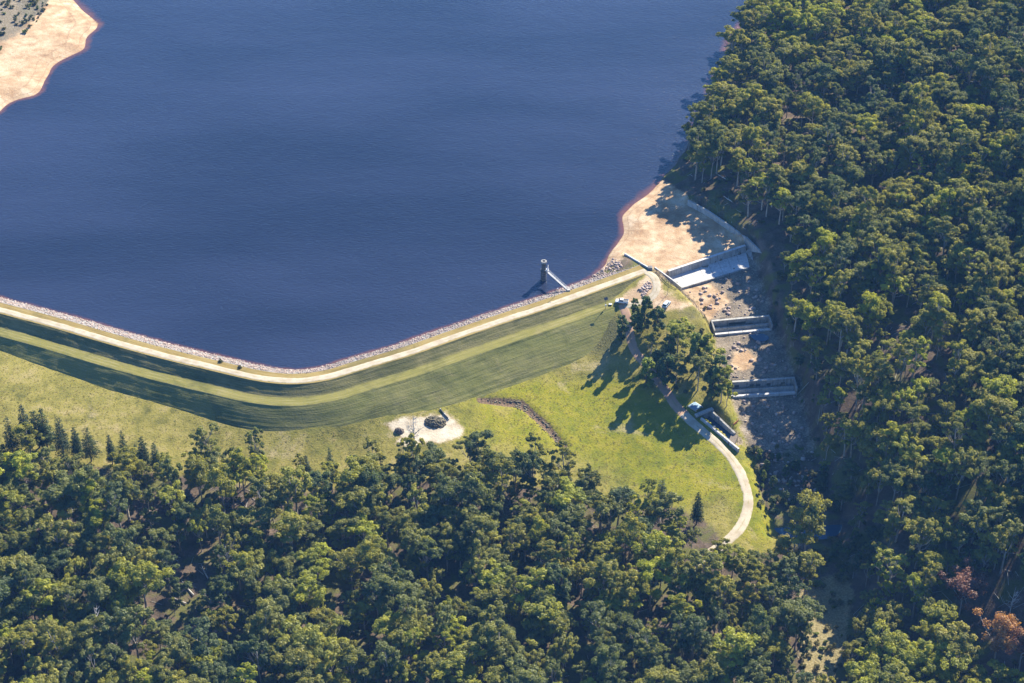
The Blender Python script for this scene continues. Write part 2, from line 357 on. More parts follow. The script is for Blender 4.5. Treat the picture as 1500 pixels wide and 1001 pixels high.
def ground_mat():
    m, nt, b = new_mat('ground_cover'); T = NT(nt); p = T.pos()
    n1 = T.noise(p, .035, 5, .6); n2 = T.noise(p, .22, 5, .62); n3 = T.noise(p, 1.6, 4, .65); n4 = T.noise(p, .09, 4, .6, .6)
    wob = T.math('MULTIPLY', T.math('SUBTRACT', n2, .5), 18.0)
    wob2 = T.math('MULTIPLY', T.math('SUBTRACT', n3, .5), 9.0)
    W = T.math('ADD', wob, wob2)
    litter = T.ramp(T.math('ADD', T.math('MULTIPLY', n2, .6), T.math('MULTIPLY', n3, .4)), [(.3, (.040, .034, .026)), (.45, (.085, .064, .048)), (.6, (.150, .112, .086)), (.75, (.26, .205, .16))])
    litter = T.mix(T.step(n4, .46, .62), litter, T.mix(n3, (.06, .075, .02), (.16, .15, .05)))
    dry = T.ramp(T.math('ADD', T.math('MULTIPLY', n2, .55), T.math('MULTIPLY', n4, .45)), [(.33, (.095, .095, .028)), (.43, (.180, .162, .040)), (.53, (.245, .212, .056)), (.66, (.31, .252, .11))])
    lush = T.ramp(T.math('ADD', T.math('MULTIPLY', n2, .5), T.math('MULTIPLY', n1, .5)), [(.33, (.085, .112, .014)), (.45, (.172, .180, .017)), (.55, (.240, .220, .022)), (.68, (.290, .240, .06))])
    mead = T.mix(T.step(T.math('ADD', T.attr('lush'), T.math('MULTIPLY', T.math('SUBTRACT', n4, .5), .8)), .12, .6), dry, lush)
    mead = T.mix(T.step(T.math('ADD', T.attr('brush'), T.math('MULTIPLY', T.math('SUBTRACT', n2, .5), .7)), .25, .7), mead, T.ramp(n3, [(.3, (.065, .07, .032)), (.55, (.13, .125, .05)), (.75, (.22, .19, .10))]))
    big = T.noise(p, .018, 6, .72, 1.2)
    mead = T.mix(T.math('MULTIPLY', T.step(big, .52, .66), .45), mead, (.115, .13, .025))
    mead = T.mix(T.math('MULTIPLY', T.step(T.noise(p, .05, 6, .7, .8), .58, .70), .6), mead, (.37, .30, .17))
    tuft = T.math('MULTIPLY', T.step(n3, .52, .68), .5)
    mead = T.mix(tuft, mead, (.10, .105, .025))
    sand = T.ramp(T.math('ADD', T.math('MULTIPLY', n2, .5), T.math('MULTIPLY', n4, .5)), [(.35, (.26, .165, .095)), (.45, (.40, .275, .165)), (.54, (.50, .37, .235)), (.66, (.60, .48, .345))])
    n5 = T.noise(p, .9, 6, .75)
    sand = T.mix(T.math('MULTIPLY', T.step(n5, .52, .68), .55), sand, (.20, .13, .08))
    sand = T.mix(T.math('MULTIPLY', T.step(T.noise(p, .05, 6, .7, 1.5), .52, .62), .45), sand, (.34, .20, .105))
    sand = T.mix(T.step(T.math('ADD', T.attr('pale'), T.math('MULTIPLY', W, 1.5)), -5, 3), sand, T.ramp(n2, [(.35, (.42, .35, .25)), (.65, (.58, .52, .41))]))
    mead = T.mix(T.step(T.math('ADD', T.attr('soil'), T.math('MULTIPLY', T.math('SUBTRACT', n2, .5), .9)), .3, .7), mead, T.ramp(n3, [(.35, (.07, .045, .03)), (.6, (.19, .13, .085))]))
    rock = T.ramp(T.math('ADD', T.math('MULTIPLY', n2, .45), T.math('MULTIPLY', n3, .55)), [(.32, (.06, .055, .045)), (.47, (.17, .14, .105)), (.6, (.30, .25, .19)), (.75, (.45, .40, .33))])
    sedge = T.ramp(n3, [(.3, (.12, .10, .045)), (.5, (.24, .20, .10)), (.7, (.36, .31, .17))])
    col = T.mix(T.step(T.math('ADD', T.attr('meadow'), W), -4, 5), litter, mead)
    col = T.mix(T.step(T.math('ADD', T.attr('sedge'), W), -4, 4), col, sedge)
    col = T.mix(T.step(T.math('ADD', T.attr('channel'), T.math('MULTIPLY', W, .35)), -2.5, .5), col, rock)
    col = T.mix(T.step(T.math('ADD', T.attr('sand'), T.math('MULTIPLY', W, .9)), -4, 3), col, sand)
    col = T.mix(T.math('MULTIPLY', T.step(T.math('ADD', T.attr('scrub'), T.math('MULTIPLY', T.math('SUBTRACT', n2, .5), 1.6)), .35, .8), .85), col, T.ramp(n3, [(.32, (.065, .062, .042)), (.5, (.15, .135, .10)), (.68, (.27, .24, .19))]))
    sep = T.n('ShaderNodeSeparateXYZ'); T.l(p, sep.inputs[0]); z = sep.outputs[2]
    zz = T.math('ADD', z, T.math('MULTIPLY', T.math('SUBTRACT', n3, .5), .3))
    rings = T.noise(z, 3.0, 2); rg = T.n('ShaderNodeCombineXYZ'); T.l(T.math('MULTIPLY', zz, 6.0), rg.inputs[2])
    ring = T.math('MULTIPLY', T.step(T.noise(rg.outputs[0], 1.0, 2), .52, .66), T.math('MULTIPLY', T.step(z, 2.6, .6), T.step(z, -.5, .1)))
    col = T.mix(T.math('MULTIPLY', ring, T.math('MULTIPLY', T.step(T.attr('sand'), -3, 2), .75)), col, (.23, .145, .085))
    col = T.mix(T.math('MULTIPLY', T.step(zz, .12, -.12), T.step(T.attr('lakeside'), .4, .6)), col, (.24, .10, .055))
    T.l(col, b.inputs['Base Color']); b.inputs['Roughness'].default_value = .95; b.inputs['Specular IOR Level'].default_value = .08
    T.bump(T.math('ADD', n3, T.math('MULTIPLY', n2, .8)), .7, .35, b)
    return m
M['ground'] = ground_mat()

def grass_mat(name, stops, streak, bumpd=.15, edge=None):
    """mown or rough grass on the dam, streaked along the bank"""
    m, nt, b = new_mat(name); T = NT(nt)
    al = T.attr('along'); ac = T.attr('down')
    cx = T.n('ShaderNodeCombineXYZ'); T.l(T.math('MULTIPLY', al, .035), cx.inputs[0]); T.l(T.math('MULTIPLY', ac, 1.15), cx.inputs[1])
    cx2 = T.n('ShaderNodeCombineXYZ'); T.l(T.math('MULTIPLY', al, .16), cx2.inputs[0]); T.l(T.math('MULTIPLY', ac, 2.6), cx2.inputs[1])
    p = T.pos()
    s1 = T.noise(cx.outputs[0], 1.0, 4, .6); s2 = T.noise(cx2.outputs[0], 1.0, 3, .6); n2 = T.noise(p, .07, 4, .6); n3 = T.noise(p, 1.3, 4, .65)
    f = T.math('ADD', T.math('ADD', T.math('MULTIPLY', s1, streak), T.math('MULTIPLY', s2, .25)), T.math('ADD', T.math('MULTIPLY', n2, .5 - streak / 2), T.math('MULTIPLY', n3, .25 - streak / 2 + .0)))
    col = T.ramp(f, stops)
    if edge:
        e = T.step(T.math('ADD', T.math('ABSOLUTE', T.math('SUBTRACT', ac, edge[0])), T.math('MULTIPLY', T.math('SUBTRACT', T.noise(p, .35, 5, .7), .5), 2.6)), edge[1], edge[1] + 1.0)
        col = T.mix(T.math('MULTIPLY', e, .85), col, T.ramp(f, [(.35, (.06, .064, .024)), (.6, (.14, .13, .05))]))
        rut = T.math('MULTIPLY', T.step(T.math('ABSOLUTE', T.math('SUBTRACT', T.math('ABSOLUTE', T.math('SUBTRACT', ac, edge[0])), .75)), .28, .08), T.step(T.noise(p, .12, 4), .4, .6))
        col = T.mix(T.math('MULTIPLY', rut, .45), col, (.34, .30, .16))
    patch = T.noise(p, .045, 6, .7, 1.0)
    col = T.mix(T.math('MULTIPLY', T.step(patch, .5, .66), .45), col, (.055, .065, .022))
    col = T.mix(T.math('MULTIPLY', T.step(T.noise(p, .16, 5, .7, .5), .57, .7), .4), col, (.24, .20, .10))
    T.l(col, b.inputs['Base Color']); b.inputs['Roughness'].default_value = .95; b.inputs['Specular IOR Level'].default_value = .08
    T.bump(T.math('ADD', n3, s2), .55, bumpd, b); return m
M['bank'] = grass_mat('rough_bank_grass', [(.33, (.075, .075, .03)), (.45, (.13, .125, .048)), (.55, (.185, .165, .07)), (.68, (.25, .22, .11))], .4, .3)
M['bank_low'] = grass_mat('lower_bank_grass', [(.33, (.085, .095, .032)), (.45, (.15, .155, .048)), (.56, (.20, .19, .068)), (.68, (.26, .235, .11))], .3, .25)
M['berm'] = grass_mat('mown_berm_grass', [(.34, (.125, .125, .035)), (.48, (.19, .178, .05)), (.6, (.245, .215, .075)), (.7, (.29, .25, .115))], .4, .1, (8.6, 1.5))
M['verge'] = grass_mat('dry_verge_grass', [(.34, (.15, .11, .04)), (.48, (.25, .185, .065)), (.6, (.32, .245, .10)), (.7, (.20, .175, .075))], .3, .12)

def water_mat():
    m, nt, b = new_mat('lake_water'); T = NT(nt); p = T.pos()
    mp = T.n('ShaderNodeMapping'); mp.inputs['Rotation'].default_value = (0, 0, math.radians(-35)); mp.inputs['Scale'].default_value = (.0045, .012, .01); T.l(p, mp.inputs[0])
    wind = T.noise(mp.outputs[0], 1.0, 3, .5)
    dep = T.attr('depth')
    deep = T.mix(T.step(wind, .3, .7), (.0115, .0165, .037), (.024, .033, .070))
    col = T.mix(T.step(T.math('ADD', dep, T.math('MULTIPLY', T.math('SUBTRACT', T.noise(p, .12, 4, .65), .5), 1.5)), -.1, 1.0), (.13, .055, .042), deep)
    T.l(col, b.inputs['Base Color']); b.inputs['IOR'].default_value = 1.33
    b.inputs['Specular IOR Level'].default_value = .5
    T.l(T.math('ADD', .10, T.math('MULTIPLY', wind, .16)), b.inputs['Roughness'])
    mp2 = T.n('ShaderNodeMapping'); mp2.inputs['Rotation'].default_value = (0, 0, math.radians(25)); mp2.inputs['Scale'].default_value = (.55, 1.1, 1); T.l(p, mp2.inputs[0])
    w1 = T.noise(mp2.outputs[0], 1.0, 4, .65, .4); w2 = T.noise(p, .14, 3, .6)
    h = T.math('ADD', w1, T.math('MULTIPLY', w2, .8))
    T.bump(h, .5, .42, b); return m
M['water'] = water_mat()
def pond_mat():
    m, nt, b = new_mat('pool_water'); b.inputs['Base Color'].default_value = (.02, .06, .11, 1); b.inputs['Roughness'].default_value = .06; b.inputs['IOR'].default_value = 1.33
    T = NT(nt); T.bump(T.noise(T.pos(), .6, 3), .1, .05, b); return m
M['pool'] = pond_mat()

def leaf_mat(name, stops, trans=.35, typ='INSTANCER'):
    m, nt, b = new_mat(name); T = NT(nt)
    nt.nodes.remove(b); out = nt.nodes['Material Output']
    t = T.attr('tint', typ); tone = T.attr('tone')
    col = T.ramp(t, stops)
    col = T.mix(1.0, col, T.ramp(tone, [(0, (.55, .62, .62)), (.5, (1, 1, 1)), (1, (1.45, 1.35, .95))]), 'MULTIPLY')
    d = T.n('ShaderNodeBsdfDiffuse'); tr = T.n('ShaderNodeBsdfTranslucent'); g = T.n('ShaderNodeBsdfGlossy'); g.inputs['Roughness'].default_value = .55
    T.l(col, d.inputs[0]); T.l(T.mix(1.0, col, (1.5, 1.35, .45), 'MULTIPLY'), tr.inputs[0]); g.inputs[0].default_value = (.9, .88, .8, 1)
    a = T.n('ShaderNodeMixShader'); a.inputs[0].default_value = trans; T.l(d.outputs[0], a.inputs[1]); T.l(tr.outputs[0], a.inputs[2])
    c_ = T.n('ShaderNodeMixShader'); c_.inputs[0].default_value = .02; T.l(a.outputs[0], c_.inputs[1]); T.l(g.outputs[0], c_.inputs[2])
    T.l(c_.outputs[0], out.inputs[0]); return m
M['gum_leaf'] = leaf_mat('gum_leaf', [(0, (.098, .138, .060)), (.25, (.165, .190, .058)), (.5, (.245, .245, .053)), (.75, (.275, .298, .047)), (1, (.32, .355, .038))], .5)
M['pine_leaf'] = leaf_mat('pine_needle', [(0, (.035, .062, .036)), (.5, (.050, .084, .040)), (1, (.075, .105, .040))], .2)
M['wattle_leaf'] = leaf_mat('wattle_leaf', [(0, (.058, .100, .044)), (.5, (.100, .145, .042)), (1, (.19, .24, .036))], .4)
M['autumn_leaf'] = leaf_mat('autumn_leaf', [(0, (.17, .085, .075)), (.5, (.26, .13, .09)), (1, (.36, .20, .09))], .4)
M['scrub_leaf'] = leaf_mat('scrub_leaf', [(0, (.05, .065, .03)), (.5, (.09, .10, .04)), (1, (.16, .145, .06))], .3)

# ------------------------------------------------------------------ building helpers
def mesh_np(name, V, F, mat=None, smooth=False):
    """V (n,3), F (m,3|4) -> mesh"""
    V = np.asarray(V, np.float32); F = np.asarray(F, np.int32); k = F.shape[1]
    me = bpy.data.meshes.new(name)
    me.vertices.add(len(V)); me.vertices.foreach_set('co', V.ravel())
    me.loops.add(F.size); me.loops.foreach_set('vertex_index', F.ravel())
    me.polygons.add(len(F)); me.polygons.foreach_set('loop_start', np.arange(0, F.size, k, dtype=np.int32))
    if smooth: me.polygons.foreach_set('use_smooth', np.ones(len(F), bool))
    if mat: me.materials.append(mat)
    me.update(calc_edges=True); return me
def fattr(me, name, vals):
    a = me.attributes.new(name, 'FLOAT', 'POINT'); a.data.foreach_set('value', np.asarray(vals, np.float32))
def link(name, data, parent=None, loc=(0, 0, 0), rz=0.0):
    o = bpy.data.objects.new(name, data); COL.objects.link(o); o.location = loc; o.rotation_euler = (0, 0, rz)
    if parent: o.parent = parent
    return o
def tag(o, label=None, cat=None, group=None, kind=None):
    if label: o['label'] = label
    if cat: o['category'] = cat
    if group: o['group'] = group
    if kind: o['kind'] = kind
    return o
def thing(name, label, cat, loc=(0, 0, 0), rz=0.0, group=None):
    return tag(link(name, None, None, loc, rz), label, cat, group)
class MB:
    def __init__(s): s.bm = bmesh.new()
    def hexa(s, pts):
        v = [s.bm.verts.new(p) for p in pts]
        for f in ((3, 2, 1, 0), (4, 5, 6, 7), (0, 1, 5, 4), (1, 2, 6, 5), (2, 3, 7, 6), (3, 0, 4, 7)): s.bm.faces.new([v[i] for i in f])
        return s
    def box(s, cx, cy, cz, sx, sy, sz, rz=0.0, rx=0.0):
        R = Matrix.Rotation(rz, 3, 'Z') @ Matrix.Rotation(rx, 3, 'X'); a, b, c_ = sx / 2, sy / 2, sz / 2
        q = [(-a, -b, -c_), (a, -b, -c_), (a, b, -c_), (-a, b, -c_), (-a, -b, c_), (a, -b, c_), (a, b, c_), (-a, b, c_)]
        return s.hexa([Vector((cx, cy, cz)) + R @ Vector(p) for p in q])
    def beam(s, p0, p1, w, h):
        """box running from p0 to p1 (centre line)"""
        p0, p1 = Vector(p0), Vector(p1); d = (p1 - p0).normalized()
        sd = d.cross(Vector((0, 0, 1))); sd = sd.normalized() if sd.length > 1e-4 else Vector((1, 0, 0)); up = sd.cross(d)
        q = []
        for z in (-h / 2, h / 2):
            for p, t in ((p0, -w / 2), (p1, -w / 2), (p1, w / 2), (p0, w / 2)): q.append(p + sd * t + up * z)
        return s.hexa(q)
    def tube(s, p0, p1, r0, r1, n=8, cap=True):
        p0, p1 = Vector(p0), Vector(p1); d = (p1 - p0).normalized()
        a = d.cross(Vector((0, 0, 1)) if abs(d.z) < .9 else Vector((1, 0, 0))).normalized(); b = d.cross(a)
        R0 = [s.bm.verts.new(p0 + (a * math.cos(t) + b * math.sin(t)) * r0) for t in [2 * math.pi * i / n for i in range(n)]]
        R1 = [s.bm.verts.new(p1 + (a * math.cos(t) + b * math.sin(t)) * r1) for t in [2 * math.pi * i / n for i in range(n)]]
        for i in range(n): s.bm.faces.new((R0[i], R0[(i + 1) % n], R1[(i + 1) % n], R1[i]))
        if cap: s.bm.faces.new(R0[::-1]); s.bm.faces.new(R1)
        return s
    def lathe(s, prof, n=24, cx=0, cy=0):
        rings = [[s.bm.verts.new((cx + r * math.cos(2 * math.pi * i / n), cy + r * math.sin(2 * math.pi * i / n), z)) for i in range(n)] for r, z in prof]
        for A_, B_ in zip(rings[:-1], rings[1:]):
            for i in range(n): s.bm.faces.new((A_[i], A_[(i + 1) % n], B_[(i + 1) % n], B_[i]))
        return s
    def build(s, name, mat, parent=None, bevel=0.0, smooth=False, label=None):
        bmesh.ops.recalc_face_normals(s.bm, faces=s.bm.faces)
        if bevel: bmesh.ops.bevel(s.bm, geom=list(s.bm.edges), offset=bevel, segments=1, affect='EDGES')
        me = bpy.data.meshes.new(name); s.bm.to_mesh(me); s.bm.free(); me.materials.append(mat)
        if smooth:
            for p in me.polygons: p.use_smooth = True
        o = link(name, me, parent)
        if label: o['label'] = label
        return o

# ------------------------------------------------------------------ ground and lake
nx, ny = len(GX), len(GY)
ii = (np.arange(ny - 1)[:, None] * nx + np.arange(nx - 1)[None]).ravel()
F = np.stack([ii, ii + 1, ii + nx + 1, ii + nx], 1)
me = mesh_np('ground', np.stack([xf, yf, zf], 1), F, M['ground'], True)
dd, di = dam_near(xf, yf)
for k, v in (('meadow', mmead), ('sand', msand), ('lush', mlush), ('brush', mbrush), ('channel', mchan), ('sedge', msedge), ('pale', mpale), ('scrub', scrubby), ('soil', drainl * (fpx > 695) * (fpx < 840)), ('lakeside', ((dd < -2) & (chan_sd < -6)).astype(float))):
    fattr(me, k, np.clip(v, -60, 60))
tag(link('ground', me), 'grassy valley floor, forest floor and sandy banks around the lake', None, None, 'structure')

wx = axis(-265, 300, 2.0, -2500, 1500); wy = axis(480, 905, 2.0, 380, 4000)
WX, WY = np.meshgrid(wx, wy); ax_, ay_ = WX.ravel(), WY.ravel(); bed = hz(ax_, ay_)
dw, iw = dam_near(ax_, ay_)
q_weir = np.array([at(x, y, 1) for x, y in ((946, 396), (978, 398), (1091, 360))])
# the sheet lies behind the crest and ends inside the banks
ok = (dw < -3.0) & (bed < 2.5) & ~((ax_ > q_weir[0, 0]) & (ay_ < q_weir[0, 1] + 8 + (ax_ - q_weir[0, 0]) * .9))
F = np.stack([(np.arange(len(wy) - 1)[:, None] * len(wx) + np.arange(len(wx) - 1)[None]).ravel() + o for o in (0, 1, len(wx) + 1, len(wx))], 1)
F = F[ok[F].all(1)]
used = np.unique(F); remap = np.full(len(ax_), -1); remap[used] = np.arange(len(used))
me = mesh_np('lake', np.stack([ax_, ay_, np.zeros(len(ax_))], 1)[used], remap[F], M['water'])
dprof = np.where((dw > -60) & (iw < n_st - 2), dam_prof(dw, iw), -99)
fattr(me, 'depth', np.clip(-np.maximum(bed, dprof * 1.0), 0, 9)[used])
tag(link('lake', me), 'wide blue reservoir lake behind the grass dam', None, None, 'structure')

# ------------------------------------------------------------------ the dam
dam_root = thing('embankment_dam', 'long bent grass embankment dam with a pale gravel road on its crest', 'dam', (float(crest[bend_i, 0]), float(crest[bend_i, 1]), 0))
DL = np.array([crest[bend_i, 0], crest[bend_i, 1], 0])
rows = np.unique(np.round(np.r_[np.arange(-24, -4, .8), -4.05, np.arange(-4, -1.8, .55), -1.75, 0, 1.75, 2.1, np.arange(2.3, 6.2, .33), 6.3, np.arange(6.8, 10.8, .5), 10.9, np.arange(11.2, 32, .36)], 3))
st = np.arange(n_st); S, D = np.meshgrid(st, rows, indexing='ij')
Zd = dam_prof(D, S)
jit = rng.normal(0, 1, len(rows))
slope_row = ((rows > 2.3) & (rows < 6.2)) | (rows > 11.3)
rip = jit[None] * .035 * slope_row[None] + (fbm(S * .8, D * 3 + 500, 14, 5, 3) - .5) * .6 * slope_row[None] + (fbm(S * .8, D, 3, 9, 2) - .5) * .2
fade = np.clip(np.minimum(np.abs(D + 3) , 9) / 3, 0, 1)
rip = np.where((D > -5) & (D < 2.2), rip * .1, rip)
bx = crest[S, 0] + cnor[S, 0] * D; by = crest[S, 1] + cnor[S, 1] * D
V = np.stack([bx, by, Zd + rip], 2).reshape(-1, 3) - DL
nr = len(rows)
ii = (np.arange(n_st - 1)[:, None] * nr + np.arange(nr - 1)[None]).ravel()
F = np.stack([ii, ii + 1, ii + nr + 1, ii + nr], 1)[:, ::-1]
def dam_strip(name, lo, hi, mat, parent=dam_root, label=None):
    rj = np.where((rows >= lo - .01) & (rows <= hi + .01))[0]
    vid = (np.arange(n_st)[:, None] * nr + rj[None]).ravel(); m_ = len(rj)
    i2 = (np.arange(n_st - 1)[:, None] * m_ + np.arange(m_ - 1)[None]).ravel()
    F2 = np.stack([i2, i2 + m_, i2 + m_ + 1, i2 + 1], 1)
    me = mesh_np(name, V[vid], F2[:, ::-1], mat, True)
    fattr(me, 'along', (S * .8).reshape(-1)[vid]); fattr(me, 'down', D.reshape(-1)[vid])
    o = link(name, me, parent)
    if label: o['label'] = label
    return o
dam_strip('upstream_face', -24, -4.05, M['dark_stone'])
dam_strip('grass_verge', -4.05, -1.75, M['verge'], label='dry yellow grass verge beside the crest road')
dam_strip('crest', -1.75, 2.1, M['verge'])
dam_strip('upper_bank', 2.1, 6.3, M['bank'], label='steep upper grass bank with mowing lines')
dam_strip('berm', 6.3, 10.9, M['berm'], label='pale mown grass berm running along the bank')
dam_strip('lower_bank', 10.9, 32, M['bank_low'], label='lower grass bank down to the meadow')
def ribbon(name, line, width, mat, parent=None, lift=.08, zfun=None, origin=(0, 0, 0)):
    t = np.gradient(line[:, :2], axis=0); t /= np.linalg.norm(t, axis=1)[:, None] + 1e-9
    nn = np.stack([t[:, 1], -t[:, 0]], 1); us = np.linspace(-1, 1, 9)
    w = width if np.ndim(width) else np.full(len(line), width)
    wl_ = w / 2 * (1 + .5 * (fbm(np.arange(len(line)), np.zeros(len(line)), 9, 21) - .5)); wr_ = w / 2 * (1 + .5 * (fbm(np.arange(len(line)), np.ones(len(line)) * 50, 9, 27) - .5))
    U = np.where(us[None] < 0, us[None] * wl_[:, None], us[None] * wr_[:, None])
    X = line[:, 0, None] + nn[:, 0, None] * U; Y = line[:, 1, None] + nn[:, 1, None] * U
    Z = zfun(X, Y) + lift * (1 - np.abs(us[None]) ** 6 * 2.0)
    V2 = np.stack([X, Y, Z], 2).reshape(-1, 3) - np.array(origin)
    i2 = (np.arange(len(line) - 1)[:, None] * 9 + np.arange(8)[None]).ravel()
    me = mesh_np(name, V2, np.stack([i2, i2 + 1, i2 + 10, i2 + 9], 1), mat, True)
    fattr(me, 'across', np.tile(us, len(line)))
    return link(name, me, parent)
ribbon('crest_road', crest, 3.4, M['gravel'], dam_root, .09, lambda X, Y: np.full(X.shape, CREST), DL)['label'] = 'pale gravel road along the dam crest'

def stone_mesh(name, pts, sizes, mat, flat=.65, parent=None, origin=(0, 0, 0)):
    """uneven low stones scattered on a slope, joined"""
    ph = (1 + 5 ** .5) / 2
    ico = np.array([(-1, ph, 0), (1, ph, 0), (-1, -ph, 0), (1, -ph, 0), (0, -1, ph), (0, 1, ph), (0, -1, -ph), (0, 1, -ph), (ph, 0, -1), (ph, 0, 1), (-ph, 0, -1), (-ph, 0, 1)]) / 1.9
    fi = np.array([(0, 11, 5), (0, 5, 1), (0, 1, 7), (0, 7, 10), (0, 10, 11), (1, 5, 9), (5, 11, 4), (11, 10, 2), (10, 7, 6), (7, 1, 8), (3, 9, 4), (3, 4, 2), (3, 2, 6), (3, 6, 8), (3, 8, 9), (4, 9, 5), (2, 4, 11), (6, 2, 10), (8, 6, 7), (9, 8, 1)])
    N = len(pts); a = rng.uniform(0, 6.28, N)
    v = ico[None] * (1 + rng.uniform(-.28, .28, (N, 12, 1))) * sizes[:, None, None] * np.stack([rng.uniform(.7, 1.3, N), rng.uniform(.7, 1.3, N), rng.uniform(.8, 1.2, N) * flat], 1)[:, None]
    x = v[..., 0] * np.cos(a)[:, None] - v[..., 1] * np.sin(a)[:, None]; y = v[..., 0] * np.sin(a)[:, None] + v[..., 1] * np.cos(a)[:, None]
    v = np.stack([x, y, v[..., 2]], 2) + np.asarray(pts)[:, None] - np.array(origin)
    return link(name, mesh_np(name, v.reshape(-1, 3), (fi[None] + (np.arange(N) * 12)[:, None, None]).reshape(-1, 3), mat), parent)
N = 9000
si = rng.integers(0, n_st, N); dv = -rng.uniform(4.2, 14.5, N); 
pts = np.stack([crest[si, 0] + cnor[si, 0] * dv, crest[si, 1] + cnor[si, 1] * dv, dam_prof(dv, si) + rng.uniform(-.05, .12, N)], 1)
tag(stone_mesh('riprap', pts, rng.uniform(.16, .42, N) , M['stone'], .7, dam_root, DL), 'pinkish grey rock riprap along the waterline', None, None, 'stuff')

# ------------------------------------------------------------------ tracks
def px_line(pp): return smooth_line([ground(x, y)[:2] for x, y in pp], 3, .8)
Hz2 = lambda X, Y: hz(X.ravel(), Y.ravel()).reshape(X.shape)
track = px_line([(911, 446), (916, 456), (921, 470), (923, 490), (926, 508), (934, 521), (957, 547), (972, 568), (988, 592), (1003, 608)])
tag(ribbon('earth_track', track, np.linspace(3.6, 4.6, len(track)), M['red_track'], None, .14, Hz2), 'reddish earth track winding down past the trees', None, None, 'structure')
road = px_line([(1001, 607), (1012, 617), (1037, 638), (1063, 661), (1081, 685), (1092, 709), (1097, 733), (1094, 756), (1084, 774), (1070, 789), (1052, 803), (1030, 818), (1005, 838)])
tag(ribbon('gravel_road', road, 4.3, M['gravel'], None, .15, Hz2), 'pale gravel road curving down through the green meadow', None, None, 'structure')
loop = px_line([(944, 398), (956, 403), (963, 414), (962, 428), (950, 440), (930, 446), (914, 449)])
tag(ribbon('turning_loop', loop, 3.8, M['gravel'], None, .14, Hz2), 'sandy turning loop at the end of the dam crest', None, None, 'structure')

# ------------------------------------------------------------------ spillway structures
def V3(p): return Vector((float(p[0]), float(p[1]), float(p[2])))
def wall_panels(root, a, b, n_, zt, zb, th, mat, name='wall_panel', joint=.06, batter=0.0, mats=None, cap=None):
    """a wall from a to b (xy) of n_ cast panels with open joints; zt, zb lists or numbers"""
    a, b = Vector(a[:2]), Vector(b[:2]); L = (b - a).length; d = (b - a) / L; nrm = Vector((d.y, -d.x)); out = []
    f = lambda z, t: z if not isinstance(z, tuple) else z[0] + (z[1] - z[0]) * t
    for i in range(n_):
        t0, t1 = i / n_ + joint / 2 / L, (i + 1) / n_ - joint / 2 / L
        p0, p1 = a + d * L * t0, a + d * L * t1; off = random.uniform(-.015, .015)
        q = []
        for zf_, k in ((zb, 1), (zt, 0)):
            for p, t, s in ((p0, t0, th / 2 + batter * k + off), (p1, t1, th / 2 + batter * k + off), (p1, t1, -th / 2 + off), (p0, t0, -th / 2 + off)):
                q.append(Vector((p.x + nrm.x * s, p.y + nrm.y * s, f(zf_, t))) - root.location)
        m_ = mats[i % len(mats)] if mats else mat
        out.append(MB().hexa(q).build(name, m_, root))
    return out
# weir
wa, wb = at(979, 397, 1.3), at(1092, 359.5, 1.3)
wr = thing('spillway_weir', 'long pale concrete weir wall across the head of the spillway', 'weir', (wa[0], wa[1], -1.5))
wall_panels(wr, wa, wb, 7, 1.3, -2.6, .9, M['concrete'], mats=[M['concrete'], M['concrete'], M['concrete_grey'], M['concrete']], batter=.5)
d_ = Vector((wb - wa)[:2]).normalized(); nn_ = Vector((d_.y, -d_.x))
m_ = MB(); m_.beam((0, 0, 2.86), (wb[0] - wa[0], wb[1] - wa[1], 2.86), 1.1, .12); m_.build('coping', M['slab'], wr)
# apron of slabs
ar = thing('spillway_apron', 'white concrete apron of slabs below the weir wall', 'apron', (wa[0], wa[1], -1.6))
pa = [V3(at(x, y, -1.45)) for x, y in ((980, 405), (1093, 369.5), (1098, 391), (996, 422))]
for i in range(8):
    t0, t1 = i / 8 + .0015, (i + 1) / 8 - .0015
    tp = [pa[0].lerp(pa[1], t0), pa[0].lerp(pa[1], t1), pa[3].lerp(pa[2], t1), pa[3].lerp(pa[2], t0)]
    for j in range(2):
        s0, s1 = j / 2 + .004, (j + 1) / 2 - .004
        qq = [tp[0].lerp(tp[3], s0), tp[1].lerp(tp[2], s0), tp[1].lerp(tp[2], s1), tp[0].lerp(tp[3], s1)]
        dz = random.uniform(-.012, .012)
        q = [Vector((p.x, p.y, -2.4 if k == 0 else p.z + dz)) - ar.location for k in (0, 1) for p in qq[::-1]]
        MB().hexa(q).build('slab', M['slab'], ar)
m_ = MB(); m_.beam(pa[3] - ar.location + Vector((0, -.5, -.6)), pa[2] - ar.location + Vector((0, -.5, -.6)), .5, 1.6); m_.build('end_sill', M['concrete_grey'], ar)
# right hand side wall, seen over its sunlit top
ra_ = [at(x, y, z) for x, y, z in ((1008, 293, 3.9), (1038, 309, 3.8), (1066, 328, 3.7), (1093, 348, 3.5))]
rr = thing('side_wall', 'long low concrete side wall at the foot of the wooded slope', 'wall', (ra_[0][0], ra_[0][1], 1.0))
for a_, b_ in zip(ra_[:-1], ra_[1:]): wall_panels(rr, a_, b_, 4, (a_[2], b_[2]), .2, .6, M['concrete'])
e0, e1 = at(1093, 349, 3.2), at(1118, 372, 2.6)
er = thing('abutment_wall', 'tall pale concrete abutment wall closing the far end of the weir', 'wall', (e0[0], e0[1], -1.5))
wall_panels(er, e0, e1, 3, (3.8, 2.6), -2.4, .7, M['concrete'], mats=[M['concrete_grey'], M['concrete'], M['concrete']])
e2 = at(1106, 390, -1.5)
MB().hexa([V3(p) - er.location for p in (at(1092, 369, -2.6), at(1108, 389, -2.6), at(1117, 378, -2.6), at(1099, 362, -2.6), at(1092, 369, -1.3), at(1108, 389, -1.3), at(1117, 378, .4), at(1099, 362, .4))]).build('sloping_apron', M['concrete_grey'], er)
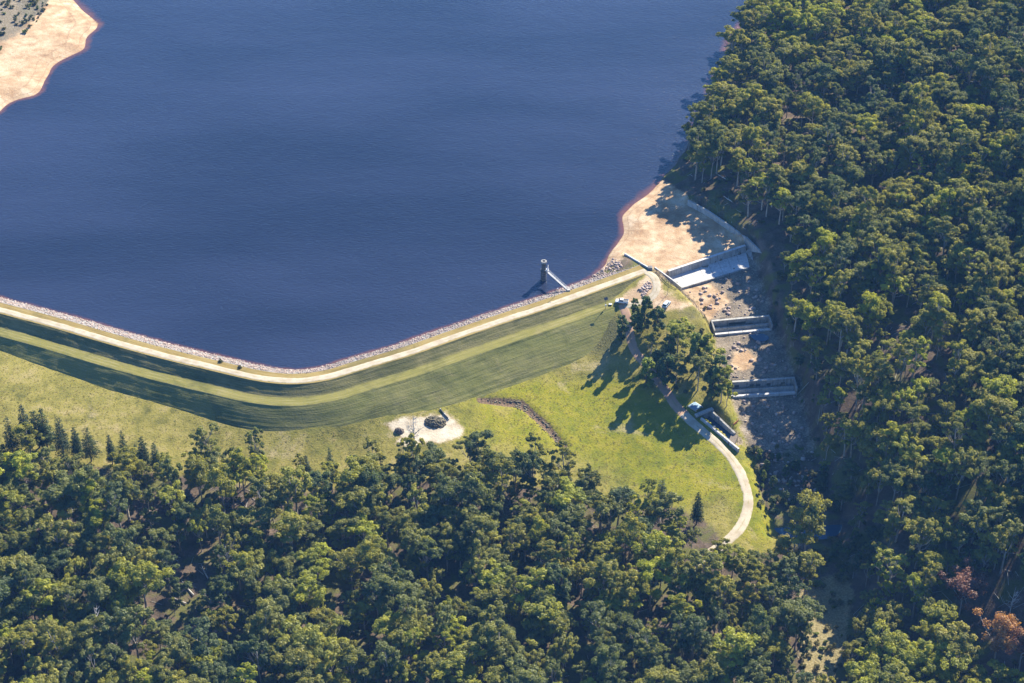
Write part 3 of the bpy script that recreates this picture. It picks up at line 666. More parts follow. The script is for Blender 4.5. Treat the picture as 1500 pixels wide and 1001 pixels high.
# near side walls
la_ = [at(x, y, z) for x, y, z in ((959, 391, 3.4), (984, 409, 3.0), (998, 421, .6))]
lr = thing('training_wall', 'bright concrete training wall at the near end of the weir', 'wall', (la_[0][0], la_[0][1], -1.5))
wall_panels(lr, la_[0], la_[1], 4, (3.4, 3.0), -2.2, .5, M['slab']); wall_panels(lr, la_[1], la_[2], 3, (3.0, .8), -2.6, .5, M['slab'])
ga, gb = at(915, 370, 3.3), at(950, 391, 4.3)
gr = thing('guide_wall', 'low pale guide wall with dark shaded side above the sandy inlet', 'wall', (ga[0], ga[1], 1.5))
wall_panels(gr, ga, gb, 6, (3.0, 4.1), (.6, 1.6), .5, M['slab'])
MB().box(gb[0] - ga[0] + .6, gb[1] - ga[1] - .4, 2.0, 1.7, 1.7, 2.2).build('end_pier', M['dark_stone'], gr, .08)

def drop(name_label, pl, pr, zt, h, npan, holes, mat, slot):
    a, b = at(*pl, zt), at(*pr, zt)
    r = thing('drop_structure', name_label, 'weir', (a[0], a[1], zt - h))
    wall_panels(r, a, b, npan, zt, zt - h - 1.2, .8, mat)
    dv = Vector((b - a)[:2]); L = dv.length; dv /= L; nv = Vector((dv.y, -dv.x)); A2 = Vector(a[:2]) - r.location.xy
    P_ = lambda t, o: A2 + dv * L * t + nv * o
    m_ = MB(); m_.beam((*P_(0, -.05), h + .06), (*P_(1, -.05), h + .06), 1.0, .14); m_.build('coping', M['concrete'], r)
    for k, (o, w, zz) in enumerate(((2.1, .7, .9), (4.6, 1.0, .15))):
        for j in range(4):
            m_ = MB(); m_.beam((*P_(j / 4 + .004, o), zz - .5), (*P_((j + 1) / 4 - .004, o), zz - .5), w, 1.3); m_.build('sill_block', M['concrete'] if k == 0 else M['slab'], r)
    m_ = MB(); m_.beam((*P_(0, 2.4), -.35), (*P_(1, 2.4), -.35), 4.4, .5); m_.build('basin_floor', M['concrete_grey'], r)
    for t in holes:
        m_ = MB(); m_.beam((*P_(t - slot / L / 2, .43), h * .42), (*P_(t + slot / L / 2, .43), h * .42), .14, 1.0); m_.build('weep_opening', M['dark_steel'], r)
    for t in (-.01, 1.01):
        m_ = MB(); m_.beam((*P_(t, -.6), h / 2 - .3), (*P_(t, 5.4), h / 2 - 1.1), .5, h + 1.4); m_.build('wing_wall', M['concrete_grey'], r)
    return r
drop('upper concrete drop weir with a dark stained slot in its face', (1043, 470.5), (1125, 463), -3.3, 3.0, 8, (.45,), M['concrete_grey'], 6.5)
drop('lower concrete drop weir with a row of square openings', (1067, 560), (1162, 554), -7.3, 3.1, 8, (.13, .36, .46, .62, .84), M['concrete_grey'], 1.5)

# outlet basin
oz = -9.0
oA = [at(x, y, -8.2) for x, y in ((1027, 613), (1083, 652), (1077, 632), (1041, 603))]
orr = thing('outlet_basin', 'concrete outlet basin with dark water between its walls beside the gravel road', 'outlet', (oA[0][0], oA[0][1], -11))
OL = Vector(orr.location)
def wl2(a, b, zt, zb, th, mat, nm, npan): return wall_panels(orr, a, b, npan, zt, zb, th, mat, nm)
wl2(oA[0], oA[1], (-7.9, -9.9), -13, .7, M['slab'], 'near_wall', 6)
wl2(oA[3], oA[2], (-7.4, -9.0), -13, .7, M['concrete_grey'], 'far_wall', 6)
h0, h1 = at(1019, 608, -7.2), at(1044, 598, -7.2)
m_ = MB(); m_.beam(V3(h0) - OL + Vector((0, 0, -.3)), V3(h1) - OL + Vector((0, 0, -.3)), 1.4, .7); m_.build('headwall_beam', M['concrete'], orr, .05)
m_ = MB(); m_.beam(V3(h0) - OL + Vector((0, .2, -2.8)), V3(h1) - OL + Vector((0, .2, -2.8)), .7, 4.2); m_.build('headwall', M['dark_stone'], orr)
pw = [V3(oA[0]), V3(oA[0]).lerp(V3(oA[1]), .74), V3(oA[3]).lerp(V3(oA[2]), .9), V3(oA[3])]
me = bpy.data.meshes.new('basin_water'); me.from_pydata([(p.x - OL.x, p.y - OL.y, -10.4 - OL.z) for p in pw], [], [(0, 1, 2, 3)]); me.materials.append(M['pool']); link('basin_water', me, orr)
sA, sB = V3(oA[0]).lerp(V3(oA[1]), .8), V3(oA[3]).lerp(V3(oA[2]), 1.0)
m_ = MB(); m_.beam(sA - OL + Vector((0, 0, -2.2)), sB - OL + Vector((0, 0, -2.2)), 2.4, 1.4); m_.build('basin_sill', M['timber'], orr)
gk = thing('inlet_grating', 'blue steel grating deck behind the outlet headwall', 'grating', tuple(at(1018, 596, -7.6)), math.radians(-48))
for i in range(9): MB().box(-1.6 + i * .42, 0, .30, .30, 3.4, .12).build('grating_bar', M['blue_grate'], gk)
MB().box(.1, -1.75, .12, 4.3, .18, .5).build('frame_rail', M['steel'], gk); MB().box(.1, 1.75, .12, 4.3, .18, .5).build('frame_rail', M['steel'], gk)

# guard fence down the near bank of the spillway
fl = smooth_line([ground(x, y)[:2] for x, y in ((962, 398), (975, 412), (992, 425), (1010, 438), (1022, 452), (1030, 466), (1040, 482))], 2, 2.6)
fr = thing('guard_fence', 'dark post and rail fence along the near bank of the spillway', 'fence', (fl[0][0], fl[0][1], g1(*fl[0])))
FL = Vector(fr.location); prev = None
for x, y in fl:
    z = g1(x, y); b_ = Vector((x, y, z)) - FL
    MB().tube(b_ - Vector((0, 0, .3)), b_ + Vector((0, 0, 1.35)), .09, .08, 6).build('post', M['timber'], fr)
    if prev is not None:
        for hh in (.55, 1.1): m_ = MB(); m_.beam(prev + Vector((0, 0, hh)), b_ + Vector((0, 0, hh)), .08, .16); m_.build('rail', M['timber'], fr)
    prev = b_

# intake tower with its footbridge
tp_ = at(796.3, 410.5, 0)
tw = thing('intake_tower', 'round concrete intake tower standing in the lake with an open ring top', 'tower', (tp_[0], tp_[1], 0))
m_ = MB(); m_.lathe([(1.12, -8), (1.12, 4.55), (1.25, 4.6), (1.25, 4.85), (0, 4.86)]); m_.build('shaft', M['tower'], tw, 0, True)
m_ = MB(); m_.lathe([(.86, 4.8), (.86, 7.9), (.98, 8.0)]); m_.build('upper_shaft', M['tower'], tw, 0, True)
m_ = MB(); m_.lathe([(.95, 7.9), (1.12, 8.0), (1.12, 8.75), (1.0, 8.8), (.62, 8.8), (.55, 8.6), (.55, 7.4), (0, 7.4)]); m_.build('ring_top', M['concrete_grey'], tw)
for k in range(4):
    m_ = MB(); m_.lathe([(1.135, .6 + k * 1.05), (1.16, .64 + k * 1.05), (1.16, .72 + k * 1.05), (1.135, .76 + k * 1.05)]); m_.build('band', M['concrete_grey'], tw)
m_ = MB()
for k in range(7):
    a0, a1 = math.radians(-75 + k * 18), math.radians(-75 + (k + 1) * 18)
    m_.hexa([Vector((1.05 + r * math.cos(a) * .95, r * math.sin(a), z)) for z in (4.7, 6.9 - .12 * abs(k - 3)) for a, r in ((a0, .8), (a1, .8), (a1, .72), (a0, .72))])
m_.build('curved_screen', M['white_paint'], tw)
MB().box(1.15, -.1, 4.78, 1.5, 1.9, .16).build('platform', M['steel'], tw)
m_ = MB()
for sx in (-.16, .16): m_.tube((.95 + sx * .7, -.75 + sx * .7, -1), (.95 + sx * .7, -.75 + sx * .7, 4.7), .035, .035, 5)
for k in range(16): m_.tube((.84, -.86, -.6 + k * .33), (1.06, -.64, -.6 + k * .33), .02, .02, 4)
m_.build('ladder', M['steel'], tw)
b1 = at(831, 424.5, CREST + .05)
b0 = np.array([tp_[0] + 1.5, tp_[1] - .9, 4.2]); bl = Vector(b1 - b0)
br = thing('footbridge', 'narrow steel footbridge from the dam crest out to the tower', 'bridge', tuple(b0))
m_ = MB(); m_.beam((0, 0, 0), bl, .8, .10); m_.build('deck', M['slab'], br)
bs = bl.cross(Vector((0, 0, 1))).normalized()
for s in (-1, 1):
    m_ = MB(); m_.beam(bs * s * .3 + Vector((0, 0, -.22)), bl + bs * s * .3 + Vector((0, 0, -.22)), .12, .32); m_.build('girder', M['dark_steel'], br)
    for hh in (.55, 1.05): m_ = MB(); m_.beam(bs * s * .38 + Vector((0, 0, hh)), bl + bs * s * .38 + Vector((0, 0, hh)), .06, .06); m_.build('handrail', M['steel'], br)
    for k in range(9):
        p = bl * (k / 8) + bs * s * .38; MB().tube(p, p + Vector((0, 0, 1.05)), .03, .03, 5).build('railing_post', M['steel'], br)
MB().box(bl.x + .4, bl.y - .3, -.35, 1.4, 1.4, .8).build('abutment_block', M['concrete'], br, .05)

# ------------------------------------------------------------------ posts and small equipment
def post(name, label, cat, loc, h, head):
    r = thing(name, label, cat, tuple(loc))
    MB().tube((0, 0, -.4), (0, 0, h), .09, .07, 8).build('pole', M['dark_steel'], r)
    if head == 'lamp':
        MB().beam((0, 0, h - .1), (1.0, .3, h + .15), .08, .08).build('arm', M['dark_steel'], r); MB().box(1.1, .33, h + .14, .6, .28, .14, .3).build('lamp_head', M['steel'], r, .02)
    elif head == 'panel':
        MB().box(0, 0, h + .35, 1.5, 1.1, .06, .5, .6).build('solar_panel', M['glass'], r); MB().box(0, -.18, h * .55, .5, .3, .7, .5).build('control_box', M['white_paint'], r, .02)
    elif head == 'cross':
        MB().beam((-.8, 0, h - .35), (.8, 0, h - .35), .1, .12).build('cross_arm', M['timber'], r)
        for s in (-.7, 0, .7): MB().tube((s, 0, h - .3), (s, 0, h - .08), .05, .04, 6).build('insulator', M['white_paint'], r)
    elif head == 'gauge':
        MB().box(0, -.1, h - .35, .5, .08, .6).build('gauge_board', M['white_paint'], r)
    return r
pp = at(812.5, 435, CREST); post('lamp_post', 'dark lamp post on the dam crest left of the footbridge', 'lamp post', pp, 3.4, 'lamp')
post('solar_pole', 'thin pole with a tilted solar panel on the berm above the trees', 'pole', ground(887, 457), 5.6, 'panel')
post('utility_pole', 'dark pole with a short cross arm beside the spillway fence', 'pole', ground(978, 431), 6.2, 'cross')
post('marker_post', 'short dark post on the edge of the gravel road by the outlet', 'post', ground(1046, 632), 2.6, 'gauge')
cb = thing('equipment_cabinet', 'small dark cabinet on the grass beside the solar pole', 'cabinet', tuple(ground(894, 449)))
MB().box(0, 0, .5, 1.0, .7, 1.1).build('body', M['dark_steel'], cb, .03); MB().box(0, -.02, 1.09, 1.2, .9, .08).build('lid', M['steel'], cb)
bf = thing('barrier_screen', 'orange plastic barrier screen on the bank beside the outlet', 'barrier', tuple(ground(1078, 621)), .9)
for k in range(3): MB().box(-1.1 + k * 1.1, 0, .55, 1.04, .08, 1.0, .12 * (k - 1)).build('panel', M['orange'], bf)
for k in range(4): MB().tube((-1.65 + k * 1.1, .02, -.2), (-1.65 + k * 1.1, .02, 1.25), .05, .05, 6).build('stake', M['timber'], bf)
dp = thing('drain_pipe', 'dark straight drain pipe lying beside the heaped spoil', 'pipe', tuple(ground(651, 608)))
pe = ground(656, 616) - ground(646, 604)
m_ = MB(); m_.tube(Vector(-pe) * .6 + Vector((0, 0, .3)), Vector(pe) * .6 + Vector((0, 0, .3)), .3, .3, 10); m_.build('barrel', M['dark_steel'], dp, 0, True)
for t in (-.6, 0, .6):
    m_ = MB(); m_.tube(Vector(pe) * (t - .02) + Vector((0, 0, .3)), Vector(pe) * (t + .02) + Vector((0, 0, .3)), .37, .37, 10); m_.build('collar', M['steel'], dp)

# ------------------------------------------------------------------ vehicles
def prism(side, w, taper=0.0):
    """extrude a side outline (x,z) across y"""
    bm = bmesh.new(); zt = max(z for _, z in side)
    L = []
    for s in (-1, 1): L.append([bm.verts.new((x, s * (w / 2 - taper * max(0, (z - .85)) / max(.01, zt - .85)), z)) for x, z in side])
    n_ = len(side)
    for i in range(n_): bm.faces.new((L[0][i], L[0][(i + 1) % n_], L[1][(i + 1) % n_], L[1][i]))
    bm.faces.new(L[0][::-1]); bm.faces.new(L[1]); b = MB(); b.bm.free(); b.bm = bm; return b
def car(name, label, cat, loc, rz, paint, ute):
    r = thing(name, label, cat, tuple(loc), rz)
    if ute:
        body = [(-2.5, .45), (2.45, .45), (2.5, .8), (2.3, 1.0), (1.25, 1.1), (.6, 1.1), (-2.5, 1.1)]
        cab = [(1.3, 1.08), (.75, 1.78), (-.45, 1.8), (-.75, 1.08)]
    else:
        body = [(-2.25, .4), (2.25, .4), (2.3, .75), (2.1, .95), (1.1, 1.05), (-2.25, 1.05), (-2.3, .8)]
        cab = [(1.25, 1.03), (.55, 1.68), (-1.75, 1.72), (-2.2, 1.03)]
    prism(body, 1.85).build('body', paint, r, .06)
    prism(cab, 1.7, .18).build('cabin', paint, r, .04)
    x0, x1, z0, z1 = cab[1][0], cab[2][0], 1.15, cab[1][1] - .1
    for s in (-1, 1):
        m_ = MB(); m_.hexa([(x0 + .25, s * .80, z0), (x1 - .08, s * .80, z0), (x1 - .08, s * .86, z0), (x0 + .25, s * .86, z0), (x0 - .05, s * .68, z1), (x1 + .1, s * .68, z1), (x1 + .1, s * .735, z1), (x0 - .05, s * .735, z1)]); m_.build('side_window', M['glass'], r)
    dx = cab[0][0] - cab[1][0]; dz = cab[1][1] - cab[0][1]
    def ws(a, b, nm, s):
        m_ = MB(); o = .035 * s
        P1 = [(a[0] + (b[0] - a[0]) * .15, a[1] + (b[1] - a[1]) * .15), (a[0] + (b[0] - a[0]) * .88, a[1] + (b[1] - a[1]) * .88)]
        m_.hexa([(P1[0][0], -.72, P1[0][1]), (P1[0][0], .72, P1[0][1]), (P1[0][0] + o, .72, P1[0][1] + .02), (P1[0][0] + o, -.72, P1[0][1] + .02), (P1[1][0], -.60, P1[1][1]), (P1[1][0], .60, P1[1][1]), (P1[1][0] + o, .60, P1[1][1] + .03), (P1[1][0] + o, -.60, P1[1][1] + .03)]); m_.build(nm, M['glass'], r)
    ws(cab[0], cab[1], 'windscreen', 1); ws(cab[3], cab[2], 'rear_window', -1)
    if ute:
        MB().box(-1.62, 0, 1.16, 1.6, 1.55, .10).build('tray_floor', M['dark_steel'], r)
        for s in (-1, 1): MB().box(-1.62, s * .84, 1.25, 1.72, .08, .28).build('tray_side', paint, r, .02)
        MB().box(-2.46, 0, 1.25, .08, 1.6, .28).build('tailgate', paint, r, .02)
    for x in (-1.45, 1.45):
        for s in (-1, 1):
            w = MB().tube((x, s * .78, .36), (x, s * 1.0, .36), .36, .36, 14).build('wheel', M['rubber'], r)
            MB().tube((x, s * .98, .36), (x, s * 1.015, .36), .2, .18, 10).build('rim', M['steel'], w)
    for s in (-1, 1):
        MB().box((2.38 if ute else 2.2), s * .65, .78, .18, .35, .16).build('headlight', M['steel'], r); MB().box((-2.5 if ute else -2.28), s * .75, .88, .06, .2, .2).build('tail_light', M['orange'], r)
    return r
car('parked_utility', 'white utility vehicle parked on the grass at the top of the track', 'car', ground(911, 444) + np.array([0, 0, .02]), math.radians(170), M['white_paint'], True)
car('parked_car', 'pale blue car parked on the sandy pad near the spillway fence', 'car', ground(976, 448) + np.array([0, 0, .02]), math.radians(62), M['blue_paint'], False)

# ------------------------------------------------------------------ pools
def pool(name, label, pix, z):
    q = smooth_line([at(x, y, z)[:2] for x, y in pix + pix[:1]], 2, .8)
    me = bpy.data.meshes.new(name); me.from_pydata([(p[0], p[1], z) for p in q[:-1]], [], [tuple(range(len(q) - 1))]); me.materials.append(M['pool'])
    tag(link(name, me), label, None, None, 'structure')
pool('creek_pool', 'still blue creek pool under the dark trees', [(1128, 762), (1160, 757), (1222, 757), (1236, 768), (1228, 786), (1200, 792), (1140, 786)], -17.9)
pool('rock_pool', 'small blue rock pool below the upper drop weir', [(1098, 491), (1118, 488), (1128, 494), (1124, 500), (1106, 500)], -6.15)
# ------------------------------------------------------------------ stones, spoil, drain
def scatter_px(poly, n_, jit_seed=0):
    poly = np.array(poly, float); out = []
    lo, hi = poly.min(0), poly.max(0)
    while len(out) < n_:
        q = rng.uniform(lo, hi, (n_ * 2, 2)); q = q[poly_sd(q[:, 0], q[:, 1], poly) > 0]
        out += list(q)
    return out[:n_]
def stones_px(name, label, polys, n_, smin, smax, mat, cat=None):
    pts = []
    for poly in polys:
        for x, y in scatter_px(poly, n_): pts.append(ground(x, y))
    pts = np.array(pts); sz = smin + (smax - smin) * rng.random(len(pts)) ** 2.5
    pts[:, 2] += sz * .15
    return tag(stone_mesh(name, pts, sz, mat), label, None, None, 'stuff')
stones_px('creek_rocks', 'loose grey rocks strewn down the spillway channel and creek bed', [
    [(1066, 485), (1125, 480), (1160, 550), (1070, 556)], [(1075, 582), (1165, 576), (1188, 650), (1104, 655)], [(1105, 660), (1188, 655), (1205, 730), (1130, 735)],
    [(1000, 424), (1103, 393), (1122, 460), (1045, 468)]], 130, .15, 1.0, M['stone'])
stones_px('shore_rocks', 'tumbled pale rocks on the shore beside the dam abutment', [[(850, 418), (885, 392), (900, 378), (915, 390), (880, 412)], [(936, 424), (950, 412), (956, 418), (942, 436)]], 260, .2, .7, M['stone'])
stones_px('drain_rocks', 'broken dark rocks lining the drain through the green meadow', [[(705, 584), (728, 586), (760, 588), (775, 598), (800, 620), (828, 650), (820, 655), (790, 626), (765, 602), (745, 594), (705, 589)]], 230, .12, .5, M['mound'])

def heap(name, label, cat, px, py, rx, ry, h, mat, seed):
    p = ground(px, py); k = 34; V_, F_ = [], []
    for j in range(k + 1):
        for i in range(k + 1):
            u, v = i / k * 2 - 1, j / k * 2 - 1; rr_ = math.hypot(u, v)
            x, y = u * rx, v * ry
            f = max(0, 1 - rr_ ** 2.2) * (0.55 + .9 * float(fbm(x + px, y + py, 3.2, seed, 4)))
            V_.append((x, y, float(hz(p[0] + x, p[1] + y)[0]) - p[2] - .25 + h * f))
    for j in range(k):
        for i in range(k):
            a = j * (k + 1) + i
            if math.hypot((i + .5) / k * 2 - 1, (j + .5) / k * 2 - 1) < 1.08: F_.append((a, a + 1, a + k + 2, a + k + 1))
    me = bpy.data.meshes.new(name); me.from_pydata(V_, [], F_); me.materials.append(mat)
    for q in me.polygons: q.use_smooth = True
    r = thing(name, label, cat, tuple(p)); link('heap', me, r)
    n_ = 300; a = rng.uniform(0, 6.28, n_); d = np.sqrt(rng.random(n_)) * .92
    X, Y = np.cos(a) * d * rx, np.sin(a) * d * ry
    Z = [h * max(0, 1 - dd_ ** 2.2) * (0.55 + .9 * float(fbm(x + px, y + py, 3.2, seed, 4))) + float(hz(p[0] + x, p[1] + y)[0]) - p[2] - .15 for x, y, dd_ in zip(X, Y, d)]
    o = stone_mesh('clods', np.stack([X, Y, Z], 1), rng.uniform(.15, .5, n_), mat, .8, r); o['kind'] = 'stuff'
    return r
heap('spoil_heap', 'rough dark heap of spoil on the bright sand pad', 'heap', 638, 619, 4.0, 3.1, 1.3, M['mound'], 4)
heap('earth_heap', 'small reddish brown earth heap at the left of the sand pad', 'heap', 585, 632, 1.5, 1.3, 1.0, M['timber'], 6)

# ------------------------------------------------------------------ trees: shapes
def leaves(centres, rads, per, size, seed, flat=.72, lo=-.35, tone_sd=.22, aspect=.55):
    """clumps of small leaf faces over each clump's dome; returns V, F, tone"""
    g = np.random.default_rng(seed); C = np.asarray(centres); R = np.asarray(rads); n_ = len(C)
    cnt = np.maximum(10, (per * (R / R.mean()) ** 2).astype(int)); idx = np.repeat(np.arange(n_), cnt); m_ = len(idx)
    d = g.normal(size=(m_, 3)); d /= np.linalg.norm(d, axis=1)[:, None]
    d[:, 2] = np.where(d[:, 2] < lo, -d[:, 2], d[:, 2])
    lump = 1 + .22 * np.sin(d[:, 0] * 5 + idx) * np.sin(d[:, 1] * 5 + idx * 2.3) 
    rr_ = R[idx] * (.42 + .68 * g.random(m_) ** .7) * lump
    pos = C[idx] + d * rr_[:, None] * np.array([1, 1, flat])
    nrm = d * .85 + g.normal(size=(m_, 3)) * .42; nrm[:, 2] += .38; nrm /= np.linalg.norm(nrm, axis=1)[:, None]
    t = np.cross(nrm, g.normal(size=(m_, 3))); t /= np.linalg.norm(t, axis=1)[:, None] + 1e-9; b = np.cross(nrm, t)
    s = size * g.uniform(.6, 1.35, m_)[:, None]
    V_ = np.stack([pos - t * s, pos - b * s * aspect, pos + t * s, pos + b * s * aspect], 1).reshape(-1, 3)
    F_ = np.arange(m_ * 4).reshape(-1, 4)
    ct = np.clip(.5 + g.normal(0, tone_sd, n_), 0, 1); tone = np.clip(ct[idx] + g.normal(0, .12, m_), 0, 1)
    return V_, F_, np.repeat(tone, 4)
def leaf_mesh(name, V_, F_, tone, mat):
    me = mesh_np(name, V_, F_, mat); fattr(me, 'tone', tone); return me
def limb_mesh(name, segs, mat, sides=5):
    """tapered limbs: list of polylines [(p, r), ...]"""
    V_, F_ = [], []
    for pl in segs:
        base = len(V_); P_ = [Vector(p) for p, _ in pl]
        for i, (p, r) in enumerate(pl):
            d = (P_[min(i + 1, len(P_) - 1)] - P_[max(i - 1, 0)]).normalized()
            a = d.cross(Vector((.3, 1, .1))).normalized(); b = d.cross(a)
            for k in range(sides):
                t = 2 * math.pi * k / sides; V_.append(tuple(P_[i] + (a * math.cos(t) + b * math.sin(t)) * r))
        for i in range(len(pl) - 1):
            for k in range(sides):
                q = base + i * sides; F_.append((q + k, q + (k + 1) % sides, q + sides + (k + 1) % sides, q + sides + k))
    return mesh_np(name, V_, F_, mat, True)
def gum_shape(seed, H, R, cb, nclump, lean, style):
    """eucalypt: pale bole, forking limbs, rounded leaf clumps in an open umbrella"""
    g = np.random.default_rng(seed); C, Rd, segs = [], [], []
    top = np.array([lean * g.uniform(-1, 1), lean * g.uniform(-1, 1), H * .86])
    bole = [((0, 0, -.6), .34 * H / 18), ((top[0] * .15, top[1] * .15, H * .22), .26 * H / 18), ((top[0] * .5, top[1] * .5, H * .5), .19 * H / 18), ((top[0] * .8, top[1] * .8, H * .7), .12 * H / 18), (tuple(top), .05)]
    segs.append(bole)
    def trunk_at(t):
        zs = [b[0][2] for b in bole]; return np.array([np.interp(t, zs, [b[0][k] for b in bole]) for k in range(3)])
    nb = g.integers(4, 7); lob = []
    for k in range(nb):
        a = 2 * math.pi * (k + g.uniform(-.3, .3)) / nb; rr_ = R * g.uniform(.35, .72); zt = H * g.uniform(.62, .92) if style else H * g.uniform(.55, .9)
        lob.append((np.array([math.cos(a) * rr_ + top[0] * .7, math.sin(a) * rr_ + top[1] * .7, zt]), R * g.uniform(.34, .55)))
    lob.append((top + np.array([0, 0, H * .03]), R * g.uniform(.4, .55)))
    for q in range(2):
        a = g.uniform(0, 6.283); lob.append((trunk_at(H * g.uniform(.45, .62)) + np.array([math.cos(a), math.sin(a), 0]) * R * g.uniform(.3, .6), R * g.uniform(.22, .35)))
    per = max(3, int(nclump * 1.35) // len(lob))
    for Lc, Lr in lob:
        b0_ = trunk_at(max(H * cb * .7, Lc[2] - H * g.uniform(.22, .38)))
        mid = b0_ * .45 + Lc * .55 + np.array([0, 0, -.05 * H]); segs.append([(tuple(b0_), .11 * H / 18), (tuple(mid), .085 * H / 18), (tuple(Lc - np.array([0, 0, Lr * .2])), .045)])
        for j in range(per):
            d = g.normal(size=3); d /= np.linalg.norm(d); d[2] = abs(d[2]) * .8 - .12
            p = Lc + d * Lr * g.uniform(.6, 1.2) * np.array([1, 1, .72]); r = R * (g.uniform(.13, .26) if style != 2 else g.uniform(.09, .16))
            C.append(p); Rd.append(r)
            if j % 2 == 0: segs.append([(tuple(mid), .05), (tuple((mid + p) / 2 + np.array([0, 0, -.2])), .04), (tuple(p), .02)])
    for j in range(g.integers(2, 6)):
        a = g.uniform(0, 6.28); z = H * g.uniform(cb * .85, .6); p = trunk_at(z) + np.array([math.cos(a), math.sin(a), 0]) * R * g.uniform(.3, .6)
        C.append(p); Rd.append(R * g.uniform(.12, .2)); segs.append([(tuple(trunk_at(z - .8)), .06), (tuple(p), .02)])
    V_, F_, tn = leaves(C, Rd, 150 if style != 2 else 70, .31, seed + 100)
    return leaf_mesh('crown', V_, F_, tn, M['gum_leaf']), limb_mesh('trunk', segs, M['bark'])
GUMS = [gum_shape(40 + k, H, R, cb, nc, ln, st_) for k, (H, R, cb, nc, ln, st_) in enumerate([
    (18, 5.4, .42, 40, 1.2, 1), (20, 5.0, .50, 36, 1.5, 1), (16, 5.8, .38, 44, 1.0, 1), (21, 4.6, .52, 34, 1.8, 1), (15, 4.6, .36, 34, .8, 0), (18, 6.2, .45, 48, 1.4, 1),
    (13, 4.2, .32, 30, .8, 0), (19, 4.2, .48, 30, 1.6, 0), (17, 5.0, .40, 38, 1.2, 0), (22, 5.6, .52, 42, 1.6, 1), (20, 4.6, .5, 40, 1.8, 2), (12, 3.6, .30, 26, .6, 0)])]
GUM_H = [18, 20, 16, 21, 15, 18, 13, 19, 17, 22, 20, 12]
GUM_R = [5.4, 5.0, 5.8, 4.6, 4.6, 6.2, 4.2, 4.2, 5.0, 5.6, 4.4, 3.6]

def pine_shape(seed, H, R):
    g = np.random.default_rng(seed); C, Rd = [], []; segs = [[((0, 0, -.5), .26), ((0, 0, H * .5), .15), ((0, 0, H), .03)]]
    z = H * .16
    while z < H * .97:
        t = (z - H * .16) / (H * .84); rr_ = R * (1 - t) ** .75 * g.uniform(.8, 1.15) + .25; k = max(3, int(6 * (1 - t) + 2)); a0 = g.uniform(0, 6)
        for i in range(k):
            a = a0 + 6.283 * i / k + g.uniform(-.25, .25); q = rr_ * g.uniform(.75, 1.1)
            e = np.array([math.cos(a) * q, math.sin(a) * q, z + q * .12]); segs.append([((0, 0, z - .1), .05), (tuple(e), .015)])
            for s in ((.5, .95) if q > 1.2 else (.8,)): C.append(e * np.array([s, s, 0]) + np.array([0, 0, z + q * .12 * s])); Rd.append(.38 + .16 * q)
        z += H * .055
    V_, F_, tn = leaves(C, Rd, 34, .24, seed, .6, -.8, .25, .35)
    return leaf_mesh('crown', V_, F_, tn, M['pine_leaf']), limb_mesh('trunk', segs, M['pine_bark'], 5)
PINES = [pine_shape(3, 15, 2.0), pine_shape(7, 13, 1.8), pine_shape(9, 17, 2.7)]
def wattle_shape(seed, H, R):
    """dense bushy tree, leafy nearly to the ground"""
    g = np.random.default_rng(seed); C, Rd, segs = [], [], [[((0, 0, -.5), .22), ((.1, 0, H * .5), .14), ((.1, .1, H * .9), .04)]]
    for k in range(46):
        t = g.uniform(.12, .97); prof = math.sin(math.pi * min(1, t * .86 + .1)) ** .7; a = g.uniform(0, 6.283); q = R * prof * g.uniform(.35, .95)
        p = np.array([math.cos(a) * q, math.sin(a) * q, H * t]); C.append(p); Rd.append(R * g.uniform(.18, .34) * (.6 + .4 * prof))
        if k % 2: segs.append([((.1, 0, H * t * .75), .06), (tuple(p), .02)])
    V_, F_, tn = leaves(C, Rd, 130, .26, seed, .9, -.6, .28)
    return leaf_mesh('crown', V_, F_, tn, M['wattle_leaf']), limb_mesh('trunk', segs, M['pine_bark'], 5)
WATTLES = [wattle_shape(21, 10, 2.5), wattle_shape(22, 11, 2.0), wattle_shape(23, 8, 2.2)]
def bare_shape(seed, H, spread, mat, leafm=None):
    g = np.random.default_rng(seed); segs = [[((0, 0, -.5), .2), ((.2, .1, H * .45), .14), ((.1, .3, H), .03)]]; tips = []
    for k in range(16):
        t = g.uniform(.28, .92); a = g.uniform(0, 6.283); L_ = spread * (1.15 - t) * g.uniform(.8, 1.3); p0 = np.array([.2 * t, .2 * t, H * t]); d = np.array([math.cos(a), math.sin(a), g.uniform(.5, 1.3)]); p1 = p0 + d * L_ * .5; p2 = p1 + (d + np.array([0, 0, .4]) + g.normal(0, .3, 3)) * L_ * .4
        segs.append([(tuple(p0), .08), (tuple(p1), .05), (tuple(p2), .015)]); tips.append(p2)
        for j in range(3):
            q = p1 + g.normal(0, .5, 3) * L_ * .6 + np.array([0, 0, L_ * .25]); segs.append([(tuple(p1), .04), (tuple(q), .012)]); tips.append(q)
    tr = limb_mesh('trunk', segs, mat, 5); cr = None
    if leafm is not None:
        V_, F_, tn = leaves(tips, [.95] * len(tips), 90, .24, seed, .9, -.9, .2); cr = leaf_mesh('crown', V_, F_, tn, leafm)
    return cr, tr
DEAD = [bare_shape(31, 9, 2.6, M['dead_wood'])[1], bare_shape(32, 12, 4.2, M['dead_wood'])[1]]
AUTUMN = [bare_shape(35, 13, 6.0, M['dead_wood'], M['autumn_leaf']), bare_shape(36, 12, 6.0, M['dead_wood'], M['autumn_leaf'])]
